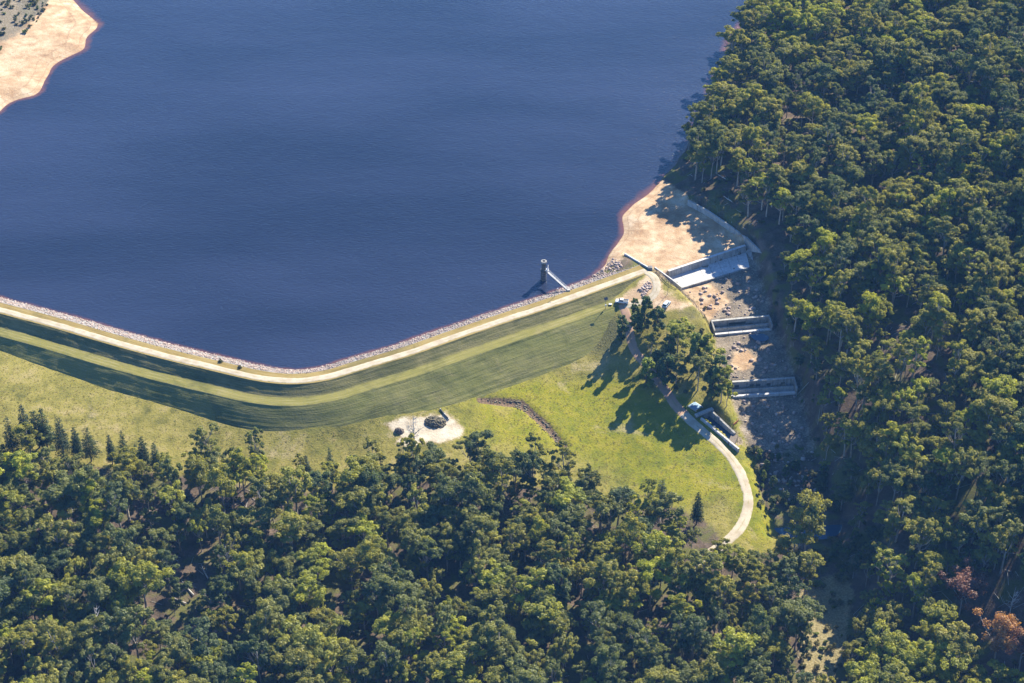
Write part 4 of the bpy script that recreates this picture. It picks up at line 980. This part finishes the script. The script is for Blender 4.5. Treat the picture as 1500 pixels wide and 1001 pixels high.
def shrub_shape(seed, R, mat):
    g = np.random.default_rng(seed); C = [np.array([g.normal(0, R * .4), g.normal(0, R * .4), R * g.uniform(.35, .9)]) for _ in range(7)]
    V_, F_, tn = leaves(C, [R * g.uniform(.35, .55) for _ in C], 70, .17, seed, .85, -.6, .25)
    st_ = [[((0, 0, -.2), .05), (tuple(p * .8), .02)] for p in C]
    return leaf_mesh('foliage', V_, F_, tn, mat), limb_mesh('stem', st_, M['pine_bark'], 4)
SHRUBS = [shrub_shape(51, 1.0, M['scrub_leaf']), shrub_shape(52, 1.3, M['scrub_leaf']), shrub_shape(53, .8, M['wattle_leaf'])]

def plant(name, label, cat, group, shapes, loc, s, rz, tint, crown='crown', trunk='trunk'):
    r = thing(name, label, cat, (float(loc[0]), float(loc[1]), float(loc[2])), rz, group); r.scale = (s * (1 + .22 * math.sin(rz * 3.1)), s * (1 + .22 * math.sin(rz * 5.3 + 1)), s * (1 + .10 * math.sin(rz * 7.7)))
    for nm, me in ((crown, shapes[0]), (trunk, shapes[1])):
        if me is None: continue
        o = link(nm, me, r); o['tint'] = float(tint)
    return r

# ------------------------------------------------------------------ trees that can be told apart
for k, (x, top, base, v, sc_) in enumerate([(42, 590, 655, 0, 0), (58, 596, 656, 1, 0), (70, 600, 658, 0, 0), (94, 602, 668, 2, 0), (115, 626, 672, 1, 0), (134, 622, 676, 2, 0), (165, 633, 680, 1, 0), (185, 632, 684, 2, 0), (202, 645, 686, 0, 0), (213, 641, 690, 1, 0), (231, 645, 694, 0, 0), (450, 664, 702, 0, 0), (485, 656, 702, 2, 0), (968, 694, 745, 2, 0), (1020, 722, 768, 1, 0), (20, 604, 668, 2, 0)]):
    p = ground(x, base); Hm = (base - top) / (FPX / math.hypot(p[1], CAM_H - p[2]) * CP)
    txt = ['tallest pine tree near the left end of the forest edge', 'slim pine just right of the tallest pine at the left edge', 'third slim pine from the left at the forest edge', 'broad dark pine standing forward of the left forest edge', 'small pine right of the broad dark pine', 'bushy dark pine left of the middle of the pine row', 'thin pine in the middle of the pine row', 'broad pale green pine in the pine row', 'small thin pine right of the broad pale green pine', 'narrow dark spire pine near the right end of the row', 'last dark pine at the right end of the pine row',
           'narrow dark conifer at the meadow edge left of the sand pad', 'bushy conifer at the meadow edge nearest the sand pad', 'dark conifer at the forest edge below the green meadow', 'small dark conifer left of the gravel road end', 'leftmost dark pine at the edge of the picture'][k]
    plant('pine_tree', txt, 'pine', 'pines along the forest edge', PINES[v], p, Hm / [15, 13, 17][v], k * 1.3, (k * .37) % 1)
def gum_px(label, x, top, base, v, tint, group=None, name='gum_tree'):
    p = ground(x, base); Hm = (base - top) / (FPX / math.hypot(p[1], CAM_H - p[2]) * CP)
    return plant(name, label, 'tree', group, GUMS[v], p, Hm / (GUM_H[v] * .99), x * .7, tint)
gum_px('tall sparse gum tree standing alone above the forest edge', 310, 614, 690, 10, .35)
gum_px('thin sparse gum tree right of the taller lone gum', 378, 634, 698, 10, .2)
gum_px('small open gum tree between the two lone gums', 341, 655, 700, 11, .3)
gum_px('leaning gum tree at the forest edge by the rocky drain', 780, 640, 700, 7, .3)
gum_px('gum tree rising at the lower end of the rocky drain', 828, 652, 725, 10, .45)
gum_px('white trunked gum with an open crown on the right slope', 1452, 480, 560, 10, .3)
gum_px('rounded gum tree overhanging the creek pool', 1178, 728, 815, 2, .45)
gum_px('tall gum at the near side of the creek pool', 1160, 775, 840, 8, .5)
gum_px('light green gum just below the gravel road end', 1096, 818, 862, 6, .6)
gum_px('small dark gum in the sedge clearing', 1170, 870, 935, 4, .15)
# the clump beside the track
WT = [(910, 457, 502, 1, .15, 'dense dark tree left of the earth track'), (930, 431, 466, 1, .45, 'narrow tree at the upper end of the clump beside the utility'), (944, 434, 482, 0, .1, 'big round dark tree at the head of the clump'), (962, 444, 486, 0, .25, 'grey green tree on the right of the big round tree'), (933, 458, 488, 2, .5, 'small bright tree on the edge of the earth track'), (946, 517, 566, 0, .95, 'bright green round tree beside the middle of the track'),
      (953, 485, 522, 2, .3, None), (968, 490, 534, 0, .2, None), (980, 484, 530, 1, .3, None), (992, 470, 522, 1, .65, None), (1005, 478, 524, 0, .45, None), (975, 520, 566, 0, .1, None), (990, 512, 562, 1, .15, None), (1004, 505, 560, 0, .3, None), (1016, 488, 545, 0, .5, None), (1030, 482, 540, 1, .6, None), (1040, 492, 556, 0, .4, None), (1052, 512, 574, 1, .5, None), (1022, 520, 572, 0, .15, None), (1008, 530, 578, 2, .1, None), (1042, 530, 586, 0, .3, None), (1056, 540, 590, 2, .55, None), (1030, 546, 592, 2, .2, None), (990, 464, 500, 2, .6, 'small light tree on the open grass above the clump'), (1064, 560, 596, 2, .75, 'bright bush tree at the channel edge below the clump'), (1000, 552, 590, 2, .15, None), (962, 505, 545, 2, .2, None)]
WT = [q for k, q in enumerate(WT) if q[5] or k % 3 != 1]
for k, (x, top, base, v, tint, lab) in enumerate(WT):
    top += (base - top) * .1; tint = min(1, tint + .15)
    p = ground(x, base); Hm = (base - top) / (FPX / math.hypot(p[1], CAM_H - p[2]) * CP)
    if lab is None:
        row = 'upper' if base < 536 else ('middle' if base < 572 else 'lower'); col_ = 'left part' if x < 985 else ('centre' if x < 1025 else 'right part')
        lab = ('dark' if tint < .25 else ('mid green' if tint < .42 else 'light green')) + f' bushy tree in the {row} {col_} of the clump'
    gk_ = k > 5 and k % 2 == 0; gv = (11, 6, 4)[k % 3]
    plant('bushy_tree', lab, 'tree', 'trees of the clump beside the track', GUMS[gv] if gk_ else WATTLES[v], p, Hm / (GUM_H[gv] if gk_ else [10, 11, 8][v]), k * 2.1, tint)
for (x, top, base, v, lab) in [(605, 606, 664, 0, 'bare dead tree in front of the bright sand pad'), (335, 796, 850, 1, 'bleached dead tree with many branches inside the foreground forest'), (150, 885, 955, 0, 'tall white dead trunk in the lower left forest'), (790, 812, 860, 1, 'grey dead tree among the middle forest gums'), (1478, 855, 905, 1, 'white branched dead tree at the right edge')]:
    p = ground(x, base); Hm = (base - top) / (FPX / math.hypot(p[1], CAM_H - p[2]) * CP)
    r = thing('dead_tree', lab, 'dead tree', tuple(p), x * .3); s = Hm / [9, 12][v]; r.scale = (s, s, s); link('trunk', DEAD[v], r)
for (x, top, base, v, tint, lab) in [(1405, 835, 900, 0, .15, 'purple brown autumn tree among the gums at lower right'), (1455, 905, 975, 1, .95, 'orange autumn tree at the lower right edge'), (1492, 925, 985, 0, .3, 'pinkish brown autumn tree behind the orange one')]:
    p = ground(x, base); Hm = (base - top) / (FPX / math.hypot(p[1], CAM_H - p[2]) * CP)
    plant('autumn_tree', lab, 'tree', None, AUTUMN[v], p, Hm / [13, 12][v], x, tint)

for k, (x, y, v, s_, tint) in enumerate([(1112, 672, 2, .55, .9), (1122, 690, 2, .6, .7), (1118, 705, 0, .45, 1.0), (1132, 715, 2, .6, .5), (1150, 700, 0, .5, .15), (1165, 690, 2, .6, .2), (1178, 715, 0, .55, .1), (1150, 735, 2, .6, .3), (1195, 735, 0, .6, .15), (1215, 745, 1, .5, .2), (1140, 675, 2, .45, .4), (1205, 700, 0, .6, .1), (1130, 742, 2, .5, .6), (1250, 800, 0, .7, .2), (1225, 815, 2, .7, .4), (1255, 835, 0, .7, .1)]):
    plant('creek_bush', ['bright green bush below the outlet basin beside the creek', 'light green bush on the creek bank', 'yellow green bush on the near creek bank'][k] if k < 3 else ['dark', 'leafy', 'rounded', 'low', 'spreading', 'dense'][k % 6] + ' bush in the shaded creek ' + ('head below the lower drop weir' if y < 698 else ('bend above the pool' if y < 748 else 'bed below the pool')) + ', ' + ('near bank' if x < 1140 else ('middle' if x < 1180 else 'far bank')), 'bush', 'bushes along the creek', WATTLES[v], ground(x, y), s_, k * 1.7, tint)
# ------------------------------------------------------------------ the two forests
FORE = [(-150, 672), (60, 674), (150, 692), (260, 700), (400, 706), (480, 700), (560, 690), (650, 686), (720, 684), (770, 698), (850, 728), (930, 757), (990, 776), (1035, 803), (1062, 832), (1110, 840), (1195, 836), (1190, 885), (1182, 950), (1198, 1030), (1228, 1030), (1240, 940), (1262, 890), (1300, 880), (1370, 912), (1440, 920), (1620, 900), (1650, 1250), (-150, 1250)]
HILL = [(1140, -260), (1130, -60), (1110, 12), (1066, 92), (1036, 158), (1004, 232), (1020, 275), (1070, 305), (1116, 345), (1138, 395), (1146, 450), (1156, 500), (1174, 560), (1184, 650), (1206, 700), (1240, 765), (1250, 815), (1268, 868), (1310, 900), (1370, 905), (1800, 890), (1900, -260)]
GAPS = [[(1108, 322), (1150, 330), (1168, 400), (1150, 450), (1122, 390)], [(60, 765), (110, 762), (120, 792), (60, 800)], [(215, 850), (300, 815), (330, 860), (250, 905)], [(645, 905), (680, 860), (690, 900), (655, 950)], [(1035, 255), (1110, 235), (1150, 275), (1110, 325)], [(1200, 180), (1275, 140), (1285, 170), (1215, 200)], [(1362, 850), (1480, 868), (1530, 890), (1530, 1012), (1425, 1010), (1375, 930)]]
gx, gy = np.meshgrid(np.arange(-330, 430, 5.5), np.arange(330, 1120, 5.5)); cx_ = gx.ravel() + rng.uniform(-2.5, 2.5, gx.size); cy_ = gy.ravel() + rng.uniform(-2.5, 2.5, gx.size)
cz_ = hz(cx_, cy_); cpx, cpy = proj(cx_, cy_, cz_)
inF = poly_sd(cpx, cpy, FORE) > 0; inH = poly_sd(cpx, cpy, HILL) > 0
keep = inF | inH
for g_ in GAPS: keep &= (poly_sd(cpx, cpy, g_) < 0) | (rng.random(len(cx_)) < (.6 if g_[0][0] == 1035 else (0 if g_[0][0] == 1362 else .12)))
dens = fbm(cx_, cy_, 28, 41, 3)
keep &= rng.random(len(cx_)) < np.where(inF, .93, .88) * np.clip(.2 + dens * 1.6, 0, 1)
keep &= (cz_ > .3) | (cpy > 330)
cx_, cy_, cz_, cpx, cpy, inF = cx_[keep], cy_[keep], cz_[keep], cpx[keep], cpy[keep], inF[keep]
NT_ = len(cx_)
vv = rng.choice(12, NT_, p=np.array([9, 9, 9, 7, 9, 8, 10, 9, 10, 6, 4, 10]) / 100)
ss = np.where(rng.random(NT_) < .3, rng.uniform(.5, .8, NT_), rng.uniform(.8, 1.26, NT_)) * np.where(inF, .88, .86)
edge = np.clip(poly_sd(cpx, cpy, FORE), 0, 30); ss = np.where(inF, ss * (.72 + .28 * edge / 30), ss)
tt = np.clip(fbm(cx_, cy_, 30, 77, 2) * .8 + rng.normal(0, .22, NT_) - .02 + .05 * inF, 0, 1); tt = np.where(rng.random(NT_) < .035, rng.uniform(.85, 1, NT_), tt)
tz = rng.uniform(0, 6.283, NT_)
shore = poly_sd(cpx, cpy, [(1000, 225), (1060, 200), (1130, 260), (1150, 330), (1120, 350), (1070, 312), (1015, 280)]) > 0
hedge = np.clip(poly_sd(cpx, cpy, HILL), 0, 60) / 60; lowb = (~inF) & (cpy > 380) & (cpx < 1300); ss = np.where(lowb, ss * (.6 + .4 * hedge), ss)
vv = np.where(shore, rng.choice([1, 3, 7, 9, 8], NT_), vv); ss = np.where(shore, rng.uniform(.72, 1.0, NT_), ss)
cand = (cpx > -25) & (cpx < 1525) & (cpy > 0) & (cpy < 1065)
dist = np.hypot(cy_, CAM_H - cz_) + np.where(cand, 0, 1e6)
order = np.argsort(dist); near = order[:288]; far = order[288:]
LAND = [('the tall lone gum', 310, 690), ('the thin lone gum', 378, 698), ('the pine row', 120, 680), ('the sand pad', 620, 660), ('the rocky drain', 800, 690), ('the gravel road end', 1060, 800), ('the creek pool', 1190, 800), ('the sedge clearing', 1200, 920), ('the purple autumn tree', 1405, 900), ('the orange autumn tree', 1455, 975), ('the bleached dead tree', 335, 850), ('the white dead trunk', 150, 955), ('the grey dead tree', 790, 860), ('the bottom left corner', 20, 1000), ('the bottom edge', 600, 1010), ('the bottom edge', 450, 1010), ('the bottom edge', 900, 1010), ('the left edge', 0, 830), ('the bottom right corner', 1500, 1010), ('the dark conifer', 968, 745)]
def near_words(px, py, tall, tint, wide):
    hgt = 'tall' if tall > 17.5 else ('small' if tall < 12 else 'mid-sized')
    tone_ = 'dark-green' if tint < .25 else ('olive' if tint < .5 else ('light-green' if tint < .75 else 'yellow-green'))
    crn = 'broad' if wide > 4.8 else ('narrow' if wide < 3.9 else 'rounded')
    nm, lx_, ly_ = min(LAND, key=lambda q: math.hypot(q[1] - px, (q[2] - py) * 1.4))
    dx, dy = px - lx_, (py - ly_) * 1.4; far_ = 'well ' if math.hypot(dx, dy) > 75 else 'just '
    if ' edge' in nm or 'corner' in nm: w = ('close to ' if far_ == 'just ' else 'in from ') + nm + (f', {"left" if px < 520 else ("middle" if px < 800 else "right")}' if nm == 'the bottom edge' else '')
    else: w = far_ + (('right of ' if dx > 0 else 'left of ') if abs(dx) > abs(dy) else ('below ' if dy > 0 else 'above ')) + nm
    return f'{hgt} {tone_} gum with {crn} crown {w}'
near_lab = {int(i): near_words(cpx[i], cpy[i], GUM_H[vv[i]] * ss[i], tt[i], GUM_R[vv[i]] * ss[i]) for i in near}
same = {}
for i, t in near_lab.items(): same.setdefault(t, []).append(i)
ORD = ['leftmost', 'second from left', 'third from left', 'fourth from left', 'fifth from left', 'sixth from left', 'seventh from left', 'eighth from left', 'ninth from left']
for t, ids in same.items():
    if len(ids) < 2: continue
    for k, i in enumerate(sorted(ids, key=lambda q: cpx[q])):
        near_lab[i] = t + ', ' + (('the left one', 'the right one')[k] if len(ids) == 2 else ('rightmost' if k == len(ids) - 1 else ORD[min(k, 8)]))
for i in near:
    v = int(vv[i]); s = float(ss[i])
    plant('gum_tree', near_lab[int(i)], 'tree', 'gum trees of the foreground forest', GUMS[v], (cx_[i], cy_[i], cz_[i]), s, tz[i], tt[i])

def scatter_object(name, label, P_, variants, vi, s_, rz_, tint, mat_slots=None):
    """one object of many plants: each point takes a copy of one of the shapes"""
    me = bpy.data.meshes.new(name); me.vertices.add(len(P_)); me.vertices.foreach_set('co', np.asarray(P_, np.float32).ravel())
    av = me.attributes.new('size', 'FLOAT_VECTOR', 'POINT'); s_ = np.asarray(s_); t_ = np.asarray(rz_); av.data.foreach_set('vector', np.stack([s_ * (1 + .22 * np.sin(t_ * 3.1)), s_ * (1 + .22 * np.sin(t_ * 5.3 + 1)), s_ * (1 + .1 * np.sin(t_ * 7.7))], 1).astype(np.float32).ravel()); fattr(me, 'turn', rz_); fattr(me, 'tint', tint)
    a = me.attributes.new('shape', 'INT', 'POINT'); a.data.foreach_set('value', np.asarray(vi, np.int32))
    o = link(name, me); ng = bpy.data.node_groups.new(name, 'GeometryNodeTree')
    ng.interface.new_socket('Geometry', in_out='INPUT', socket_type='NodeSocketGeometry'); ng.interface.new_socket('Geometry', in_out='OUTPUT', socket_type='NodeSocketGeometry')
    N_, L_ = ng.nodes, ng.links; gi = N_.new('NodeGroupInput'); go = N_.new('NodeGroupOutput'); jn = N_.new('GeometryNodeJoinGeometry')
    def na(nm, typ):
        q = N_.new('GeometryNodeInputNamedAttribute'); q.data_type = typ; q.inputs[0].default_value = nm; return q.outputs[0]
    siz, trn, shp = na('size', 'FLOAT_VECTOR'), na('turn', 'FLOAT'), na('shape', 'INT'); cx = N_.new('ShaderNodeCombineXYZ'); L_.new(trn, cx.inputs[2])
    for k, objs in enumerate(variants):
        cmp_ = N_.new('FunctionNodeCompare'); cmp_.data_type = 'INT'; cmp_.operation = 'EQUAL'; L_.new(shp, cmp_.inputs[2]); cmp_.inputs[3].default_value = k
        j2 = N_.new('GeometryNodeJoinGeometry')
        for ob in objs:
            oi = N_.new('GeometryNodeObjectInfo'); oi.inputs[0].default_value = ob; oi.transform_space = 'ORIGINAL'; oi.inputs['As Instance'].default_value = False; L_.new(oi.outputs['Geometry'], j2.inputs[0])
        ip = N_.new('GeometryNodeInstanceOnPoints'); L_.new(gi.outputs[0], ip.inputs['Points']); L_.new(cmp_.outputs[0], ip.inputs['Selection']); L_.new(j2.outputs[0], ip.inputs['Instance'])
        L_.new(cx.outputs[0], ip.inputs['Rotation']); L_.new(siz, ip.inputs['Scale']); L_.new(ip.outputs[0], jn.inputs[0])
    L_.new(jn.outputs[0], go.inputs[0]); md = o.modifiers.new('scatter', 'NODES'); md.node_group = ng
    tag(o, label, None, None, 'stuff'); return o
def shape_objs(pair, names):
    """shapes used only through a scatter: not linked on their own"""
    return [bpy.data.objects.new(nm, me) for nm, me in zip(names, pair) if me is not None]
scatter_object('forest', 'dense gum forest covering the right hillside', np.stack([cx_, cy_, cz_], 1)[far], [shape_objs(p, ('crown', 'trunk')) for p in GUMS], vv[far], ss[far], tz[far], tt[far])

# undergrowth: shrubs below the trees, along the creek and on the far shore
U = []
ux = rng.uniform(-300, 380, 36000); uy = rng.uniform(360, 1000, 36000); uz = hz(ux, uy); upx, upy = proj(ux, uy, uz)
w = np.zeros(len(ux))
w = np.where((poly_sd(upx, upy, FORE) > -6) | (poly_sd(upx, upy, HILL) > -8), .20, w)
w = np.where(poly_sd(upx, upy, [(1100, 660), (1190, 650), (1290, 790), (1240, 860), (1170, 880), (1135, 800), (1115, 730)]) > 0, .55, w)
w = np.where(poly_sd(upx, upy, [(1165, 880), (1190, 850), (1240, 840), (1250, 870), (1235, 960), (1215, 1010), (1180, 1010), (1170, 940)]) > 0, .6, w)
w = np.where(poly_sd(upx, upy, [(-50, -20), (80, -20), (66, 20), (36, 50), (0, 75), (-50, 90)]) > 0, .8, w)
w = np.where(poly_sd(upx, upy, [(960, 395), (985, 412), (1010, 432), (1040, 465), (1060, 500), (1075, 580), (1060, 600), (1000, 590), (950, 500), (1000, 470), (1020, 462), (985, 425)]) > 0, .28, w)
w = np.where(poly_sd(upx, upy, [(1096, 640), (1106, 660), (1112, 700), (1128, 760), (1150, 800), (1138, 800), (1112, 745), (1098, 690)]) > 0, .8, w)
w = np.where(fbm(ux, uy, 18, 61, 3) < .42, w * .25, w)
w = np.where(poly_sd(upx, upy, [(1130, 385), (1190, 400), (1225, 560), (1245, 760), (1205, 725), (1190, 650), (1166, 560), (1130, 470)]) > 0, .5, w)
creek_ = poly_sd(upx, upy, [(1100, 655), (1190, 645), (1232, 752), (1290, 790), (1240, 860), (1170, 880), (1135, 800), (1115, 730)]) > 0
sedge_ = poly_sd(upx, upy, [(1165, 880), (1190, 850), (1240, 840), (1250, 870), (1235, 960), (1215, 1010), (1180, 1010), (1170, 940)]) > 0
w = np.where(creek_, .42 + .5 * (fbm(ux, uy, 10, 66, 2) > .5), np.where(sedge_, .8, w))
pool_keep = poly_sd(upx, upy, [(1124, 752), (1240, 752), (1242, 795), (1130, 792)]) < 0
k_ = (rng.random(len(ux)) < w) & pool_keep & ((uz > .4) | (upy > 380))
n_ = k_.sum(); utint = np.clip(rng.normal(.5, .22, n_) + .3 * (poly_sd(upx[k_], upy[k_], [(1165, 880), (1190, 850), (1240, 840), (1250, 870), (1235, 960), (1215, 1010), (1180, 1010), (1170, 940)]) > -5), 0, 1)
scatter_object('undergrowth', 'low scrub and bushes under the trees and along the creek', np.stack([ux, uy, uz], 1)[k_], [shape_objs(p, ('foliage', 'stem')) for p in SHRUBS], rng.integers(0, 3, n_), rng.uniform(.5, 1.35, n_) * np.where(creek_[k_], rng.uniform(.9, 2.1, n_), 1), rng.uniform(0, 6.28, n_), utint)
# grass tufts on the meadow and the dam banks
def tuft_shape(seed):
    g = np.random.default_rng(seed); V_ = []
    for k in range(16):
        a = g.uniform(0, 6.283); o = np.array([g.normal(0, .16), g.normal(0, .16), -.03]); t = o + np.array([math.cos(a) * .2, math.sin(a) * .2, g.uniform(.06, .16)]); sd = np.array([-math.sin(a), math.cos(a), 0]) * .07
        V_ += [o - sd, o + sd, t + sd * .5, t - sd * .5]
    return leaf_mesh('tuft', np.array(V_), np.arange(len(V_)).reshape(-1, 4), np.clip(g.normal(.5, .2, len(V_)), 0, 1), M['grass_blade'])
M['grass_blade'] = leaf_mat('grass_blade', [(0, (.12, .145, .03)), (.35, (.20, .205, .036)), (.6, (.28, .25, .06)), (1, (.40, .33, .15))], .45)
TUFTS = [tuft_shape(k) for k in (1, 2, 3)]
mx_ = rng.uniform(-300, 150, 150000); my_ = rng.uniform(420, 640, 150000); mz_ = hz(mx_, my_); mpx, mpy = proj(mx_, my_, mz_)
dm_, im_ = dam_near(mx_, my_); zd_ = dam_prof(dm_, im_); onb = (dm_ > 2.3) & (dm_ < 31) & (im_ < n_st - 3) & (im_ > 2) & (zd_ > mz_)
ok_ = (poly_sd(mpx, mpy, MEADOW) > 3) & (dm_ > 2.3) & ~onb & (poly_sd(mpx, mpy, SANDS[2]) < -3) & (poly_sd(mpx, mpy, SANDS[3]) < -2)
for ln in (track, road, loop):
    sub = ln[::3]; dmin = np.full(len(mx_), 1e9)
    for q in sub: dmin = np.minimum(dmin, (mx_ - q[0]) ** 2 + (my_ - q[1]) ** 2)
    ok_ &= dmin > 2.3 ** 2
ok_ &= (mpx > -40) & (mpx < 1160) & (rng.random(len(mx_)) < .25 + .9 * np.clip(fbm(mx_, my_, 9, 91, 3) - .35, 0, 1))
berm_ = onb & (dm_ > 6.3) & (dm_ < 10.9); ok_ &= ~berm_ | (rng.random(len(mx_)) < .25)
mz_ = np.where(onb, zd_, mz_); n_ = int(ok_.sum())
lush_ = np.exp(-(((mpx - 900) / 200) ** 2 + ((mpy - 640) / 80) ** 2))
scatter_object('grass_tufts', 'tussocky grass over the meadow and dam banks', np.stack([mx_, my_, mz_], 1)[ok_], [[bpy.data.objects.new('tuft', t)] for t in TUFTS], rng.integers(0, 3, n_), rng.uniform(.5, 1.1, n_), rng.uniform(0, 6.28, n_), np.clip(rng.normal(.6, .22, n_) - .15 * lush_[ok_], 0, 1))
# a few bushes that stand apart
for x, y, v, s, tint, lab in [(37, 48, 2, 1.5, .9, 'bright green bush alone on the far sandy point'), (323, 531, 1, .8, .1, 'grey bush on the riprap left of the dam bend'), (352, 540, 0, .9, .15, 'low grey bush on the riprap nearest the dam bend'), (850, 501, 2, .8, .05, 'single dark bush on the rough grass left of the clump'), (1033, 452, 0, .9, 1.0, 'yellow bush on the spillway bank by the fence')]:
    p = on_dam(x, y) if 'riprap' in lab else ground(x, y)
    plant('bush', lab, 'bush', None, SHRUBS[v], p, s, x, tint, 'foliage', 'stem')
# fallen logs and sticks
for k, (x, y, L_, a) in enumerate([(1062, 262, 9, 2.3), (1100, 285, 8, 2.5), (1128, 268, 10, 2.4), (1230, 165, 8, 2.6), (1250, 160, 7, 2.1), (1066, 292, 6, 2.2), (275, 862, 8, 2.2), (262, 880, 6, 2.6), (300, 838, 7, 2.0), (665, 915, 7, 2.3), (672, 880, 6, 2.0), (95, 780, 6, .4)]):
    p = ground(x, y); r = thing('fallen_log', 'bleached fallen log on the open forest floor of the ' + ('right hillside' if x > 1000 else 'foreground forest'), 'log', tuple(p), a, 'fallen logs on the forest floor')
    lm = limb_mesh('log', [[((-L_ / 2, 0, .2), .24), ((0, .2, .25), .2), ((L_ / 2, 0, .3), .08)], [((L_ * .1, .1, .3), .08), ((L_ * .3, 1.1, .9), .03)], [((-L_ * .1, .1, .3), .07), ((L_ * .1, -1.0, .7), .03)]], M['dead_wood'], 6)
    link('log', lm, r)
ns = 2600; lx = rng.uniform(-300, 380, ns * 6); ly = rng.uniform(360, 1000, ns * 6); lz = hz(lx, ly); lpx, lpy = proj(lx, ly, lz)
kk = ((poly_sd(lpx, lpy, FORE) > -4) | (poly_sd(lpx, lpy, HILL) > -12)) & (lz > .4 - 60 * (lpy > 400)); lx, ly, lz = lx[kk][:ns], ly[kk][:ns], lz[kk][:ns]
sg = []
for x, y, z in zip(lx, ly, lz):
    a = random.uniform(0, 3.14); q = random.uniform(.6, 2.6); e = (x + math.cos(a) * q, y + math.sin(a) * q)
    sg.append([((x - math.cos(a) * q, y - math.sin(a) * q, float(hz(x - math.cos(a) * q, y - math.sin(a) * q)[0]) + .1), .09), ((*e, g1(*e) + .12), .05)])
tag(link('forest_litter', limb_mesh('forest_litter', sg, M['dead_wood'], 4)), 'scattered dead branches on the forest floor', None, None, 'stuff')

# ------------------------------------------------------------------ the air
hb = MB(); hb.box(0, 1700, (CAM_H + 15 - 40) / 2, 5100, 4700, CAM_H + 15 + 40)
hm = bpy.data.materials.new('haze_air'); hm.use_nodes = True; hn = hm.node_tree; hn.nodes.remove(hn.nodes['Principled BSDF'])
pv = hn.nodes.new('ShaderNodeVolumePrincipled'); pv.inputs['Color'].default_value = (.17, .45, 1.0, 1); pv.inputs['Density'].default_value = 0.00006; pv.inputs['Anisotropy'].default_value = 0.0
hn.links.new(pv.outputs[0], hn.nodes['Material Output'].inputs['Volume'])
hz_o = hb.build('haze', hm); tag(hz_o, 'thin blue haze in the air over the valley', None, None, 'stuff')

# where several things share words, say which one it is by its place
seen = {}
for o in list(COL.objects):
    if o.parent is None and o.get('category') and o.get('label'): seen.setdefault(o['label'], []).append(o)
for t, obs in seen.items():
    if len(obs) < 2: continue
    obs.sort(key=lambda o: float(proj(o.location.x, o.location.y, o.location.z)[0]))
    for k, o in enumerate(obs):
        o['label'] = t + ', ' + (('the left one', 'the right one')[k] if len(obs) == 2 else ('rightmost' if k == len(obs) - 1 else ORD[min(k, 8)]))
